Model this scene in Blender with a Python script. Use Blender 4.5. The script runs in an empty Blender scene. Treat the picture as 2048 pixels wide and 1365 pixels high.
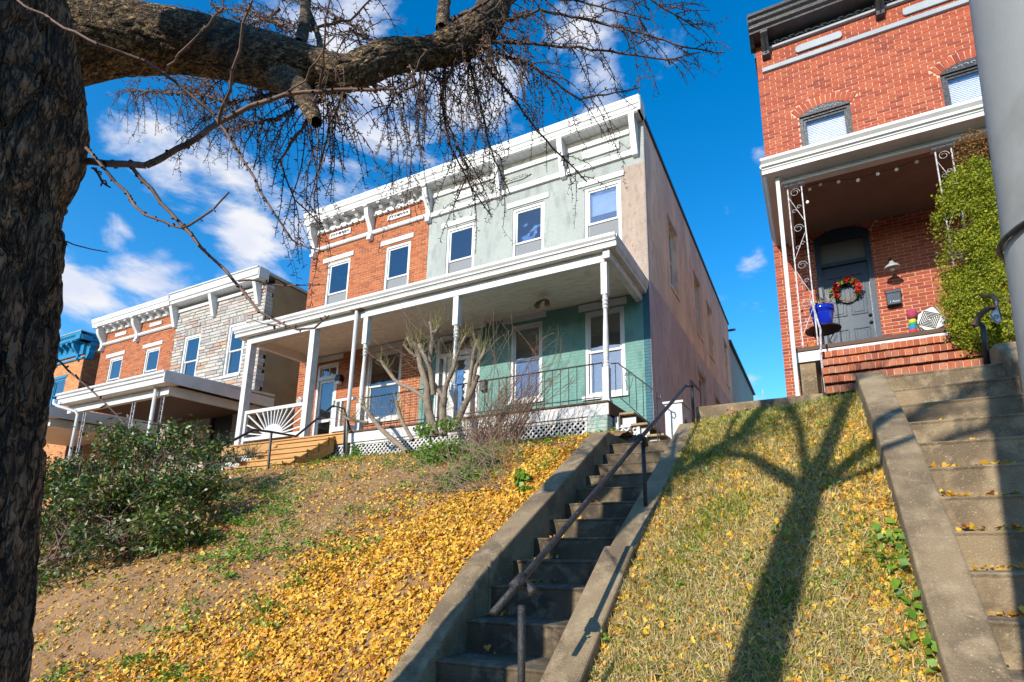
import bpy, math, random
import numpy as np
from mathutils import Vector, Matrix, noise
random.seed(7); RNG = np.random.default_rng(11)
S = bpy.context.scene
C = S.collection
# ------------------------------------------------------------------ camera
F, PX, PY = 1063.66861, 1157.018, 861.8205
def _rot(yaw, pitch, roll):
    cy, sy = math.cos(yaw), math.sin(yaw)
    f = np.array([sy*math.cos(pitch), cy*math.cos(pitch), math.sin(pitch)])
    r = np.array([cy, -sy, 0.]); u = np.cross(r, f)
    return np.array([r*math.cos(roll)+u*math.sin(roll), r*math.sin(roll)-u*math.cos(roll), f])
ROT = _rot(*np.radians([-24.11059257, 12.0469154, -0.32279812]))
def A(u, v, Y=None, Z=None, X=None):
    """world point on the sight line of the photo position (u, v) at a known depth, height or side"""
    d = ROT.T @ np.array([(u-PX)/F, (v-PY)/F, 1.])
    t = Y/d[1] if Y is not None else (Z/d[2] if Z is not None else X/d[0])
    return Vector(d*t)
def depth(p): return float(ROT[2] @ np.array(p))
cam = bpy.data.cameras.new('camera'); co = bpy.data.objects.new('camera', cam); C.objects.link(co)
cam.sensor_width = 36; cam.lens = F/2048*36
cam.shift_x = (1024-PX)/2048; cam.shift_y = (PY-682.5)/2048
cam.clip_start = .05; cam.clip_end = 2000
co.matrix_world = Matrix(((ROT[0][0], -ROT[1][0], -ROT[2][0], 0), (ROT[0][1], -ROT[1][1], -ROT[2][1], 0), (ROT[0][2], -ROT[1][2], -ROT[2][2], 0), (0, 0, 0, 1)))
S.camera = co
# ------------------------------------------------------------------ sun and sky
SUN = Vector((-.22, -1, .45)).normalized()
el = math.asin(SUN.z)
W = bpy.data.worlds.new("World"); S.world = W; W.use_nodes = True
nt = W.node_tree; N = nt.nodes; L = nt.links; N.clear()
sky = N.new('ShaderNodeTexSky'); sky.sky_type = 'NISHITA'; sky.sun_disc = False
sky.sun_elevation = el; sky.sun_rotation = math.atan2(SUN.x, SUN.y); sky.air_density = 1.0; sky.dust_density = .3; sky.ozone_density = 2.5
hs = N.new('ShaderNodeHueSaturation'); hs.inputs['Saturation'].default_value = 1.42; hs.inputs['Value'].default_value = 2.7
L.new(sky.outputs[0], hs.inputs['Color'])
tc = N.new('ShaderNodeTexCoord')
def wmath(op, a, b=None, c=None):
    n = N.new('ShaderNodeMath'); n.operation = op
    for i, x in enumerate((a, b, c)):
        if x is None: continue
        if isinstance(x, (int, float)): n.inputs[i].default_value = x
        else: L.new(x, n.inputs[i])
    return n.outputs[0]
sep = N.new('ShaderNodeSeparateXYZ'); L.new(tc.outputs['Generated'], sep.inputs[0])
zc = wmath('ADD', wmath('MAXIMUM', sep.outputs[2], 0.02), .12)
cmb = N.new('ShaderNodeCombineXYZ'); L.new(wmath('DIVIDE', sep.outputs[0], zc), cmb.inputs[0]); L.new(wmath('DIVIDE', sep.outputs[1], zc), cmb.inputs[1])
n1 = N.new('ShaderNodeTexNoise'); n1.inputs['Scale'].default_value = 5.5; n1.inputs['Detail'].default_value = 9; n1.inputs['Roughness'].default_value = .6; n1.inputs['Distortion'].default_value = .25
mpn = N.new('ShaderNodeMapping'); mpn.inputs['Scale'].default_value = (1, 1, 1.9); L.new(tc.outputs['Generated'], mpn.inputs[0]); L.new(mpn.outputs[0], n1.inputs['Vector'])
blob = None
# clouds: photo position -> direction, angular size, strength
for (u, v, r, s) in [(700, 210, .26, 1.), (960, 230, .17, 1.), (470, 300, .15, .7), (640, 330, .12, .7), (240, 465, .055, 1.), (330, 540, .10, 1.), (500, 525, .12, 1.1), (600, 480, .07, .8), (130, 600, .09, 1.),
                     (90, 650, .06, .8), (1490, 522, .06, 1.), (1525, 310, .045, .7), (1330, 120, .08, .65), (1520, 780, .05, .6), (700, 30, .10, .6), (560, 415, .03, .5), (1180, 120, .12, .6), (300, 330, .12, .6)]:
    d = Vector(A(u, v, Y=1)).normalized()
    vm = N.new('ShaderNodeVectorMath'); vm.operation = 'DISTANCE'; L.new(tc.outputs['Generated'], vm.inputs[0]); vm.inputs[1].default_value = d
    mr = N.new('ShaderNodeMapRange'); mr.interpolation_type = 'SMOOTHSTEP'
    mr.inputs['From Min'].default_value = r; mr.inputs['From Max'].default_value = 0; mr.inputs['To Min'].default_value = 0; mr.inputs['To Max'].default_value = s
    L.new(vm.outputs['Value'], mr.inputs['Value'])
    blob = mr.outputs[0] if blob is None else wmath('MAXIMUM', blob, mr.outputs[0])
dens = wmath('ADD', wmath('MULTIPLY', blob, .42), wmath('MULTIPLY_ADD', n1.outputs[0], 1.7, -.36))
cm = N.new('ShaderNodeMapRange'); cm.interpolation_type = 'SMOOTHSTEP'; cm.inputs['From Min'].default_value = .66; cm.inputs['From Max'].default_value = .98
L.new(dens, cm.inputs['Value'])
cc = N.new('ShaderNodeMix'); cc.data_type = 'RGBA'; n5 = N.new('ShaderNodeTexNoise'); n5.inputs['Scale'].default_value = 9; n5.inputs['Detail'].default_value = 6; L.new(mpn.outputs[0], n5.inputs['Vector']); c5 = N.new('ShaderNodeMapRange'); c5.inputs['From Min'].default_value = .35; c5.inputs['From Max'].default_value = .62; L.new(n5.outputs[0], c5.inputs['Value']); L.new(c5.outputs[0], cc.inputs['Factor']); cc.inputs['A'].default_value = (6.4, 7.2, 9.4, 1); cc.inputs['B'].default_value = (9.2, 9.3, 9.8, 1)
mx = N.new('ShaderNodeMix'); mx.data_type = 'RGBA'; L.new(cm.outputs[0], mx.inputs['Factor']); L.new(hs.outputs[0], mx.inputs['A']); L.new(cc.outputs['Result'], mx.inputs['B'])
bg = N.new('ShaderNodeBackground'); bg.inputs['Strength'].default_value = .08
wo = N.new('ShaderNodeOutputWorld'); L.new(mx.outputs['Result'], bg.inputs[0]); L.new(bg.outputs[0], wo.inputs[0])
sl = bpy.data.lights.new('sun', 'SUN'); sl.energy = 5.0; sl.angle = math.radians(.6); sl.color = (1, .93, .82)
so = bpy.data.objects.new('sun', sl); C.objects.link(so); so.rotation_euler = SUN.to_track_quat('Z', 'Y').to_euler(); so.location = (-20, -60, 40)
S.view_settings.view_transform = 'Standard'; S.view_settings.look = 'None'; S.view_settings.gamma = 1; S.view_settings.exposure = 0.32
S.render.engine = 'CYCLES'
S.cycles.max_bounces = 6; S.cycles.transparent_max_bounces = 12

# ------------------------------------------------------------------ materials
def mat(name, c1, c2=None, scale=3., rough=.8, bump=0., bscale=40., detail=5., metal=0., spots=None, stretch=None, c3=None, tint=None, spec=.5, contrast=(.35, .65)):
    m = bpy.data.materials.new(name); m.use_nodes = True
    t = m.node_tree; n = t.nodes; l = t.links; b = n['Principled BSDF']
    b.inputs['Roughness'].default_value = rough; b.inputs['Metallic'].default_value = metal; b.inputs['Specular IOR Level'].default_value = spec
    g = n.new('ShaderNodeNewGeometry'); pos = g.outputs['Position']
    if stretch:
        mp = n.new('ShaderNodeMapping'); mp.inputs['Scale'].default_value = stretch; l.new(pos, mp.inputs[0]); pos = mp.outputs[0]
    def nz(s, d=detail, r=.6):
        q = n.new('ShaderNodeTexNoise'); q.inputs['Scale'].default_value = s; q.inputs['Detail'].default_value = d; q.inputs['Roughness'].default_value = r; l.new(pos, q.inputs['Vector']); return q.outputs[0]
    def mr(x, a, bb, lo=0., hi=1.):
        q = n.new('ShaderNodeMapRange'); q.inputs['From Min'].default_value = a; q.inputs['From Max'].default_value = bb; q.inputs['To Min'].default_value = lo; q.inputs['To Max'].default_value = hi; l.new(x, q.inputs['Value']); return q.outputs[0]
    def mixc(f, a, bb):
        q = n.new('ShaderNodeMix'); q.data_type = 'RGBA'; l.new(f, q.inputs['Factor'])
        for k, x in (('A', a), ('B', bb)):
            if isinstance(x, tuple): q.inputs[k].default_value = (*x, 1)
            else: l.new(x, q.inputs[k])
        return q.outputs['Result']
    col = c1
    if c2: col = mixc(mr(nz(scale), *contrast), c1, c2)
    if c3: col = mixc(mr(nz(scale*3.7, 6), .5, .68), col, c3)
    if tint:
        at = n.new('ShaderNodeAttribute'); at.attribute_name = 'tint'
        cr = n.new('ShaderNodeValToRGB'); l.new(at.outputs['Fac'], cr.inputs[0]); cr.color_ramp.interpolation = 'LINEAR'
        while len(cr.color_ramp.elements) < len(tint): cr.color_ramp.elements.new(.5)
        for i, cc in enumerate(tint): cr.color_ramp.elements[i].position = i/(len(tint)-1); cr.color_ramp.elements[i].color = (*cc, 1)
        q = n.new('ShaderNodeMix'); q.data_type = 'RGBA'; q.blend_type = 'MULTIPLY'; q.inputs['Factor'].default_value = 1
        l.new(cr.outputs[0], q.inputs['A']); l.new(mixc(mr(nz(scale*6), .3, .7), (.72, .72, .72), (1.1, 1.1, 1.1)), q.inputs['B']); col = q.outputs['Result']
    if spots: col = mixc(mr(nz(spots[1], 4, .7), spots[2], spots[2]+.04), col, spots[0])
    if isinstance(col, tuple): b.inputs['Base Color'].default_value = (*col, 1)
    else: l.new(col, b.inputs['Base Color'])
    if bump:
        bp = n.new('ShaderNodeBump'); bp.inputs['Strength'].default_value = min(1, bump); bp.inputs['Distance'].default_value = .01*max(1, bump)
        l.new(nz(bscale, 6), bp.inputs['Height']); l.new(bp.outputs[0], b.inputs['Normal'])
    return m
M = {}
M['white'] = mat('white paint', (.60, .60, .59), (.50, .50, .48), 2.2, .45, .15, 30)
M['worn'] = mat('weathered white paint', (.62, .62, .60), (.48, .47, .44), 5, .6, .4, 40, spots=((.30, .24, .19), 9, .70))
M['ceil'] = mat('porch ceiling paint', (.76, .72, .62), (.64, .60, .51), 1.2, .6, .1, 30, stretch=(1, 8, 1), c3=(.42, .40, .34))
M['cream'] = mat('cream siding', (.78, .70, .60), (.70, .62, .52), 1.5, .5)
M['greyt'] = mat('grey trim paint', (.30, .33, .36), (.24, .27, .30), 3, .5, .3)
M['black'] = mat('black painted metal', (.012, .012, .014), (.03, .028, .026), 14, .42, .5, 60)
M['blackcorn'] = mat('black cornice paint', (.018, .018, .02), (.035, .035, .038), 6, .38, .6, 25)
M['chip'] = mat('chipped grey paint on iron', (.20, .21, .24), (.62, .62, .62), 22, .5, .4, 60, c3=(.25, .13, .08))
M['pipe'] = mat('worn black pipe paint', (.018, .018, .02), (.035, .032, .032), 10, .35, .9, 70, spots=((.26, .17, .13), 26, .64))
M['glass'] = None
def glassmat(name, refl, tcol):
    m = bpy.data.materials.new(name); m.use_nodes = True; t = m.node_tree; n = t.nodes; l = t.links; n.clear()
    o = n.new('ShaderNodeOutputMaterial'); a = n.new('ShaderNodeBsdfTransparent'); a.inputs[0].default_value = (*tcol, 1)
    g = n.new('ShaderNodeBsdfGlossy'); g.inputs['Roughness'].default_value = .015; g.inputs[0].default_value = (.92, .95, 1, 1)
    x = n.new('ShaderNodeMixShader'); fr = n.new('ShaderNodeFresnel'); fr.inputs[0].default_value = 1.5
    ad = n.new('ShaderNodeMath'); ad.operation = 'MULTIPLY_ADD'; ad.inputs[1].default_value = 1.2; ad.inputs[2].default_value = refl; ad.use_clamp = True; l.new(fr.outputs[0], ad.inputs[0])
    geo = n.new('ShaderNodeNewGeometry'); nzz = n.new('ShaderNodeTexNoise'); nzz.inputs['Scale'].default_value = 1.7; l.new(geo.outputs['Position'], nzz.inputs['Vector'])
    bp = n.new('ShaderNodeBump'); bp.inputs['Strength'].default_value = .25; bp.inputs['Distance'].default_value = .02; l.new(nzz.outputs[0], bp.inputs['Height']); l.new(bp.outputs[0], g.inputs['Normal'])
    l.new(ad.outputs[0], x.inputs[0]); l.new(a.outputs[0], x.inputs[1]); l.new(g.outputs[0], x.inputs[2]); l.new(x.outputs[0], o.inputs[0]); return m
M['glass'] = glassmat('window glass', .12, (.75, .8, .85))
M['glass2'] = glassmat('clear window glass', -.02, (.95, .96, .97))
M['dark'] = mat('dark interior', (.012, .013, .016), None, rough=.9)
M['blind'] = mat('pale blind', (.74, .78, .80), (.66, .70, .74), 4, .6)
M['curtain'] = mat('teal curtain', (.20, .34, .36), (.10, .20, .24), 8, .8, stretch=(6, 6, .4))
M['screen'] = mat('grey insect screen', (.16, .17, .18), (.24, .25, .26), 60, .8, .5, 200)
M['mortar'] = mat('brick mortar', (.66, .46, .28), (.56, .38, .23), 8, .95, .8, 80)
M['mortarR'] = mat('red wall mortar', (.60, .40, .29), (.50, .33, .23), 8, .95, .8, 80)
M['brickA'] = mat('orange brick', (0, 0, 0), rough=.85, bump=.5, bscale=60, scale=4, tint=[(.24, .055, .016), (.35, .09, .028), (.43, .125, .038), (.31, .075, .022)])
M['brickR'] = mat('red brick', (0, 0, 0), rough=.8, bump=.5, bscale=60, scale=4, tint=[(.21, .03, .013), (.34, .058, .021), (.40, .085, .03), (.29, .045, .017)])
M['brickB'] = mat('yellow orange brick', (0, 0, 0), rough=.85, bump=.4, bscale=60, scale=4, tint=[(.42, .15, .04), (.55, .22, .07), (.60, .26, .09), (.48, .17, .05)])
M['brickS'] = mat('step brick', (0, 0, 0), rough=.85, bump=.8, bscale=45, scale=5, tint=[(.34, .08, .035), (.48, .14, .06), (.44, .18, .10), (.28, .07, .035)])
M['stone'] = mat('grey and buff facing stone', (0, 0, 0), rough=.9, bump=1.2, bscale=22, scale=3, tint=[(.36, .36, .34), (.44, .42, .38), (.50, .44, .36), (.40, .39, .37), (.52, .45, .38), (.28, .29, .30), (.44, .26, .17), (.38, .37, .35)])
M['stmort'] = mat('stone joint mortar', (.30, .29, .27), (.22, .21, .2), 6, .95)
def painted(name, c1, c2, sc=1.4, scale_b=1., spots=None, vertical=False):
    """painted masonry: brick courses show as faint relief"""
    m = mat(name, c1, c2, sc, .75, 0, spots=spots, stretch=(1, 1, .38), c3=tuple(q*.80 for q in c2), contrast=(.38, .62))
    t = m.node_tree; n = t.nodes; l = t.links; b = n['Principled BSDF']
    g = n.new('ShaderNodeNewGeometry'); sp = n.new('ShaderNodeSeparateXYZ'); l.new(g.outputs['Position'], sp.inputs[0]); cb = n.new('ShaderNodeCombineXYZ')
    ad = n.new('ShaderNodeMath'); ad.operation = 'ADD'; l.new(sp.outputs[0], ad.inputs[0]); l.new(sp.outputs[1], ad.inputs[1])
    l.new(ad.outputs[0], cb.inputs[0]); l.new(sp.outputs[2], cb.inputs[1])
    bt = n.new('ShaderNodeTexBrick'); bt.inputs['Scale'].default_value = 1; bt.inputs['Brick Width'].default_value = .213; bt.inputs['Row Height'].default_value = .0677; bt.inputs['Mortar Size'].default_value = .007; bt.inputs['Mortar Smooth'].default_value = .6
    l.new(cb.outputs[0], bt.inputs['Vector'])
    nz = n.new('ShaderNodeTexNoise'); nz.inputs['Scale'].default_value = 9; nz.inputs['Detail'].default_value = 8; l.new(g.outputs['Position'], nz.inputs['Vector'])
    mm = n.new('ShaderNodeMath'); mm.operation = 'MULTIPLY_ADD'; l.new(bt.outputs['Fac'], mm.inputs[0]); mm.inputs[1].default_value = -.5*scale_b; l.new(nz.outputs[0], mm.inputs[2])
    old = b.inputs['Base Color'].links[0].from_socket; dk = n.new('ShaderNodeMix'); dk.data_type = 'RGBA'; dk.blend_type = 'MULTIPLY'; dm = n.new('ShaderNodeMath'); dm.operation = 'MULTIPLY'; dm.inputs[1].default_value = .09*scale_b; dm.use_clamp = True; l.new(bt.outputs['Fac'], dm.inputs[0]); l.new(dm.outputs[0], dk.inputs['Factor']); l.new(old, dk.inputs['A']); dk.inputs['B'].default_value = (.25, .22, .2, 1); l.new(dk.outputs['Result'], b.inputs['Base Color'])
    bp = n.new('ShaderNodeBump'); bp.inputs['Strength'].default_value = 1; bp.inputs['Distance'].default_value = .016; l.new(mm.outputs[0], bp.inputs['Height']); l.new(bp.outputs[0], b.inputs['Normal'])
    return m
M['sage'] = painted('pale sage painted brick', (.335, .36, .335), (.285, .312, .29), 1.4, .35)
M['sagey'] = painted('faded sage painted brick', (.36, .365, .335), (.31, .33, .305))
M['pink'] = painted('faded pinkish bare masonry paint', (.37, .275, .21), (.30, .23, .18), 3, .3, spots=((.32, .10, .05), 4, .645))
M['teal'] = painted('teal green painted brick', (.14, .29, .25), (.115, .25, .215), 1.4, .5)
M['teals'] = painted('dark teal corner paint', (.03, .13, .17), (.03, .11, .15))
M['tan'] = painted('tan stucco coat', (.80, .60, .45), (.60, .44, .34), 1.1, .3, spots=((.22, .15, .11), 5, .72))
M['purple'] = painted('mauve grey painted brick', (.62, .49, .49), (.46, .36, .38), 1.3, 1.9)
M['stucco'] = mat('dark tan stucco', (.30, .21, .11), (.22, .16, .09), 1.5, .95, .6, 30)
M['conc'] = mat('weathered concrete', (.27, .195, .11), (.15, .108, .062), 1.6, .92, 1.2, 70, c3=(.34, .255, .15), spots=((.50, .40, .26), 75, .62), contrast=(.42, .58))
M['conc_shade'] = mat('shade-darkened step concrete', (.135, .098, .055), (.05, .037, .024), 2.2, .92, 1., 60, c3=(.21, .16, .10))  # concrete darkened in colour to stand for shadows on the steps
M['wood'] = mat('new yellow pine', (.52, .29, .085), (.42, .21, .055), 1.5, .6, .4, 20, stretch=(.6, 6, 9), c3=(.34, .17, .05))
M['oldwood'] = mat('dark brown stained wood', (.10, .045, .022), (.07, .035, .02), 3, .7, .5, 30)
M['oldstep'] = mat('old bare timber tread', (.34, .25, .13), (.24, .17, .09), 6, .8, .5, 30)
M['soil'] = mat('bank soil', (.24, .13, .055), (.34, .20, .09), 1.3, 1, 2.5, 30, c3=(.17, .10, .045))
M['turf'] = mat('dry turf soil', (.32, .235, .11), (.20, .15, .06), 2.5, 1, 1.5, 30, c3=(.12, .13, .03))
M['asph'] = mat('pavement concrete', (.26, .24, .21), (.2, .19, .17), 2, .95, .5, 40)
M['navy'] = mat('navy blue door paint', (.014, .028, .045), (.022, .04, .06), 3, .3, .15, 45)
M['steel'] = mat('grey painted steel pole', (.30, .315, .31), (.34, .35, .34), 1.2, .5, .2, 12, c3=(.22, .22, .19))
M['bluetrim'] = mat('bright blue trim paint', (.008, .21, .40), (.01, .16, .32), 4, .4, .3)
M['bpot'] = mat('cobalt blue glaze', (.01, .03, .42), (.005, .015, .28), 3, .12)
M['knob'] = mat('dark bronze', (.04, .035, .03), rough=.3, metal=.6)
def barkmat(name, c1, c2, c3, sc, st_=(1, 1, .3), bd_=.01):
    m = mat(name, c1, c2, sc, .95, 0, 1, stretch=st_, c3=c3, contrast=(.42, .58))
    t = m.node_tree; n = t.nodes; l = t.links; b = n['Principled BSDF']; g = n.new('ShaderNodeNewGeometry'); mp = n.new('ShaderNodeMapping'); mp.inputs['Scale'].default_value = st_; l.new(g.outputs['Position'], mp.inputs[0])
    def crack(s_, w_):
        a = n.new('ShaderNodeTexNoise'); a.inputs['Scale'].default_value = s_; a.inputs['Detail'].default_value = 3; a.inputs['Distortion'].default_value = .6; l.new(mp.outputs[0], a.inputs['Vector'])
        q = n.new('ShaderNodeMath'); q.operation = 'SUBTRACT'; l.new(a.outputs[0], q.inputs[0]); q.inputs[1].default_value = .5; r = n.new('ShaderNodeMath'); r.operation = 'ABSOLUTE'; l.new(q.outputs[0], r.inputs[0])
        k = n.new('ShaderNodeMapRange'); k.inputs['From Max'].default_value = w_; l.new(r.outputs[0], k.inputs['Value']); return k.outputs[0]
    c1_, c2_ = crack(sc*2.2, .05), crack(sc*6, .07); f = n.new('ShaderNodeTexNoise'); f.inputs['Scale'].default_value = 130; f.inputs['Detail'].default_value = 5; l.new(g.outputs['Position'], f.inputs['Vector'])
    ad = n.new('ShaderNodeMath'); ad.operation = 'MULTIPLY_ADD'; l.new(c2_, ad.inputs[0]); ad.inputs[1].default_value = .45; l.new(c1_, ad.inputs[2]); ae = n.new('ShaderNodeMath'); ae.operation = 'MULTIPLY_ADD'; l.new(f.outputs[0], ae.inputs[0]); ae.inputs[1].default_value = .7; l.new(ad.outputs[0], ae.inputs[2])
    bp = n.new('ShaderNodeBump'); bp.inputs['Strength'].default_value = 1; bp.inputs['Distance'].default_value = bd_; l.new(ae.outputs[0], bp.inputs['Height']); l.new(bp.outputs[0], b.inputs['Normal'])
    old = b.inputs['Base Color'].links[0].from_socket; mm = n.new('ShaderNodeMath'); mm.operation = 'MULTIPLY'; l.new(c1_, mm.inputs[0]); l.new(c2_, mm.inputs[1]); mx_ = n.new('ShaderNodeMix'); mx_.data_type = 'RGBA'; l.new(mm.outputs[0], mx_.inputs['Factor']); mx_.inputs['A'].default_value = (*c3, 1); l.new(old, mx_.inputs['B']); l.new(mx_.outputs['Result'], b.inputs['Base Color']); return m
M['bark'] = barkmat('rough brown bark', (.33, .20, .115), (.17, .10, .06), (.028, .018, .012), 8, (1, 1, .22), .022)
M['limb'] = barkmat('limb bark', (.34, .23, .11), (.17, .11, .06), (.035, .023, .016), 12, (.3, 1, 1), .010)
M['twig'] = mat('dark twig bark', (.05, .03, .02), (.15, .09, .06), 12, .85)
M['shoot'] = mat('reddish shoot bark', (.19, .105, .07), (.06, .035, .025), 14, .7)
M['greybark'] = mat('pale grey shrub bark', (.27, .21, .15), (.17, .13, .09), 9, .9, 1., 40)
M['cutwood'] = mat('cut wood ends', (.50, .34, .18), (.3, .17, .08), 20, .9)
def leafm(name, cols, rough=.5, trans=.25):
    m = mat(name, (0, 0, 0), rough=rough, scale=5, tint=cols)
    b = m.node_tree.nodes['Principled BSDF']; n = m.node_tree.nodes; l = m.node_tree.links
    tr = n.new('ShaderNodeBsdfTranslucent'); src = b.inputs['Base Color'].links[0].from_socket; l.new(src, tr.inputs[0])
    x = n.new('ShaderNodeMixShader'); x.inputs[0].default_value = trans; o = n['Material Output']
    l.new(b.outputs[0], x.inputs[1]); l.new(tr.outputs[0], x.inputs[2]); l.new(x.outputs[0], o.inputs[0]); return m
M['ginkgo'] = leafm('fallen yellow ginkgo leaves', [(.74, .36, .02), (.82, .47, .035), (.88, .60, .07), (.68, .30, .02), (.40, .15, .03)], .6, .15)
M['dead'] = leafm('dead brown leaves', [(.34, .20, .08), (.45, .28, .12), (.26, .12, .05), (.50, .36, .18)], .7, .1)
M['grassd'] = leafm('dry grass', [(.60, .46, .20), (.72, .59, .30), (.46, .33, .12), (.50, .44, .08)], .7, .2)
M['grassg'] = leafm('green grass', [(.15, .24, .015), (.24, .34, .025), (.36, .42, .03), (.11, .17, .015)], .6, .3)
M['weed'] = leafm('green weeds', [(.08, .20, .018), (.16, .32, .025), (.24, .40, .035), (.05, .12, .015)], .5, .3)
M['bush'] = leafm('glossy evergreen leaves', [(.02, .05, .010), (.06, .12, .018), (.15, .23, .03), (.03, .06, .010), (.20, .20, .03)], .42, .15)
M['arbor'] = leafm('yellow green conifer sprays', [(.15, .23, .008), (.30, .36, .012), (.46, .44, .02), (.05, .09, .008)], .7, .3)
M['arborb'] = leafm('browned conifer sprays', [(.20, .10, .02), (.30, .15, .035), (.14, .07, .02)], .8, .2)
M['lshoot'] = mat('yellow green young shoots', (.26, .24, .05), (.16, .14, .04), 15, .6)
M['redleaf'] = leafm('red poinsettia petals', [(.55, .01, .01), (.65, .03, .02), (.40, .005, .01)], .5, .2)
M['vine'] = mat('woven vine', (.30, .17, .07), (.18, .09, .04), 20, .8)
M['bulb'] = mat('frosted bulb glass', (.85, .83, .78), rough=.2)
M['pillowb'] = mat('black cloth', (.02, .02, .02), rough=.9)
M['rust'] = mat('rotted painted wood', (.30, .18, .10), (.14, .08, .05), 14, .9, 1)

# ------------------------------------------------------------------ mesh helpers
class MB:
    def __init__(s): s.v = []; s.f = []; s.t = []
    def add(s, vs, fs, tint=0.):
        o = len(s.v); s.v.extend([tuple(p) for p in vs]); s.f.extend([tuple(i+o for i in f) for f in fs]); s.t.extend([tint]*len(fs)); return s
    def box(s, x0, x1, y0, y1, z0, z1, tint=0.):
        return s.add([(x0, y0, z0), (x1, y0, z0), (x1, y1, z0), (x0, y1, z0), (x0, y0, z1), (x1, y0, z1), (x1, y1, z1), (x0, y1, z1)],
                     [(0, 1, 5, 4), (1, 2, 6, 5), (2, 3, 7, 6), (3, 0, 4, 7), (4, 5, 6, 7), (3, 2, 1, 0)], tint)
    def hexa(s, p): return s.add(p, [(0, 1, 5, 4), (1, 2, 6, 5), (2, 3, 7, 6), (3, 0, 4, 7), (4, 5, 6, 7), (3, 2, 1, 0)])
    def ring(s, x0, x1, z0, z1, w, y0, y1, wb=None, wt=None):
        wb = w if wb is None else wb; wt = w if wt is None else wt
        s.box(x0, x0+w, y0, y1, z0, z1); s.box(x1-w, x1, y0, y1, z0, z1); s.box(x0+w, x1-w, y0, y1, z1-wt, z1)
        if wb > 0: s.box(x0+w, x1-w, y0, y1, z0, z0+wb)
        return s
    def prof(s, pts, a0, a1, axis='x'):
        """extrude a closed profile; axis x: pts=(y,z); axis y: pts=(x,z)"""
        n = len(pts)
        if axis == 'x': v = [(a0, p[0], p[1]) for p in pts]+[(a1, p[0], p[1]) for p in pts]
        elif axis == 'y': v = [(p[0], a0, p[1]) for p in pts]+[(p[0], a1, p[1]) for p in pts]
        else: v = [(p[0], p[1], a0) for p in pts]+[(p[0], p[1], a1) for p in pts]
        return s.add(v, [(i, (i+1) % n, n+(i+1) % n, n+i) for i in range(n)]+[tuple(range(n))[::-1], tuple(range(n, 2*n))])
    def tube(s, P, R, n=6, tint=0., cap=True):
        P = [Vector(p) for p in P]
        if not hasattr(R, '__len__'): R = [R]*len(P)
        o = len(s.v); up = None
        for i, p in enumerate(P):
            d = (P[min(i+1, len(P)-1)]-P[max(i-1, 0)])
            if d.length < 1e-9: d = Vector((0, 0, 1))
            d.normalize()
            if up is None: up = d.orthogonal().normalized()
            up = (up-d*up.dot(d)); up = up.normalized() if up.length > 1e-6 else d.orthogonal().normalized()
            w = d.cross(up)
            for k in range(n):
                a = 2*math.pi*k/n; q = p+(up*math.cos(a)+w*math.sin(a))*R[i]; s.v.append((q.x, q.y, q.z))
        for i in range(len(P)-1):
            for k in range(n):
                a = o+i*n+k; b = o+i*n+(k+1) % n; s.f.append((a, b, b+n, a+n)); s.t.append(tint)
        if cap:
            s.f.append(tuple(o+k for k in range(n))[::-1]); e = o+(len(P)-1)*n; s.f.append(tuple(e+k for k in range(n))); s.t += [tint, tint]
        return s
    def lathe(s, cx, cy, rz, n=20, tint=0.):
        o = len(s.v)
        for r, z in rz:
            for k in range(n): a = 2*math.pi*k/n; s.v.append((cx+r*math.cos(a), cy+r*math.sin(a), z))
        for i in range(len(rz)-1):
            for k in range(n):
                a = o+i*n+k; b = o+i*n+(k+1) % n; s.f.append((a, b, b+n, a+n)); s.t.append(tint)
        s.f.append(tuple(o+k for k in range(n))[::-1]); e = o+(len(rz)-1)*n; s.f.append(tuple(e+k for k in range(n))); s.t += [tint, tint]
        return s
    def build(s, name, m, parent=None, smooth=False, bevel=0, loc=None, kind=None, label=None):
        v = np.array(s.v, dtype=np.float64)
        if loc is None: c = (v.min(0)+v.max(0))/2; c[2] = v[:, 2].min()
        else: c = np.array(loc, dtype=float)
        me = bpy.data.meshes.new(name); me.from_pydata((v-c).tolist(), [], s.f)
        if any(s.t):
            at = me.attributes.new('tint', 'FLOAT', 'FACE'); at.data.foreach_set('value', np.array(s.t, dtype=np.float32))
        me.materials.append(m)
        if smooth: me.polygons.foreach_set('use_smooth', [True]*len(me.polygons))
        o = bpy.data.objects.new(name, me); C.objects.link(o)
        if parent is not None: o.parent = parent; o.location = Vector(c)-wloc(parent)
        else: o.location = c
        if bevel:
            b = o.modifiers.new('bevel', 'BEVEL'); b.width = bevel; b.segments = 2; b.limit_method = 'ANGLE'; b.angle_limit = math.radians(40)
        if kind: o['kind'] = kind
        if label: o['label'] = label
        return o
def wloc(o):
    v = Vector((0, 0, 0))
    while o is not None: v = v+o.location; o = o.parent
    return v
def thing(name, label, cat, loc, group=None):
    o = bpy.data.objects.new(name, None); C.objects.link(o); o.location = loc; o.empty_display_size = .2
    o['label'] = label; o['category'] = cat
    if group: o['group'] = group
    return o
def tag(o, label, cat, group=None):
    o['label'] = label; o['category'] = cat
    if group: o['group'] = group
    return o
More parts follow.
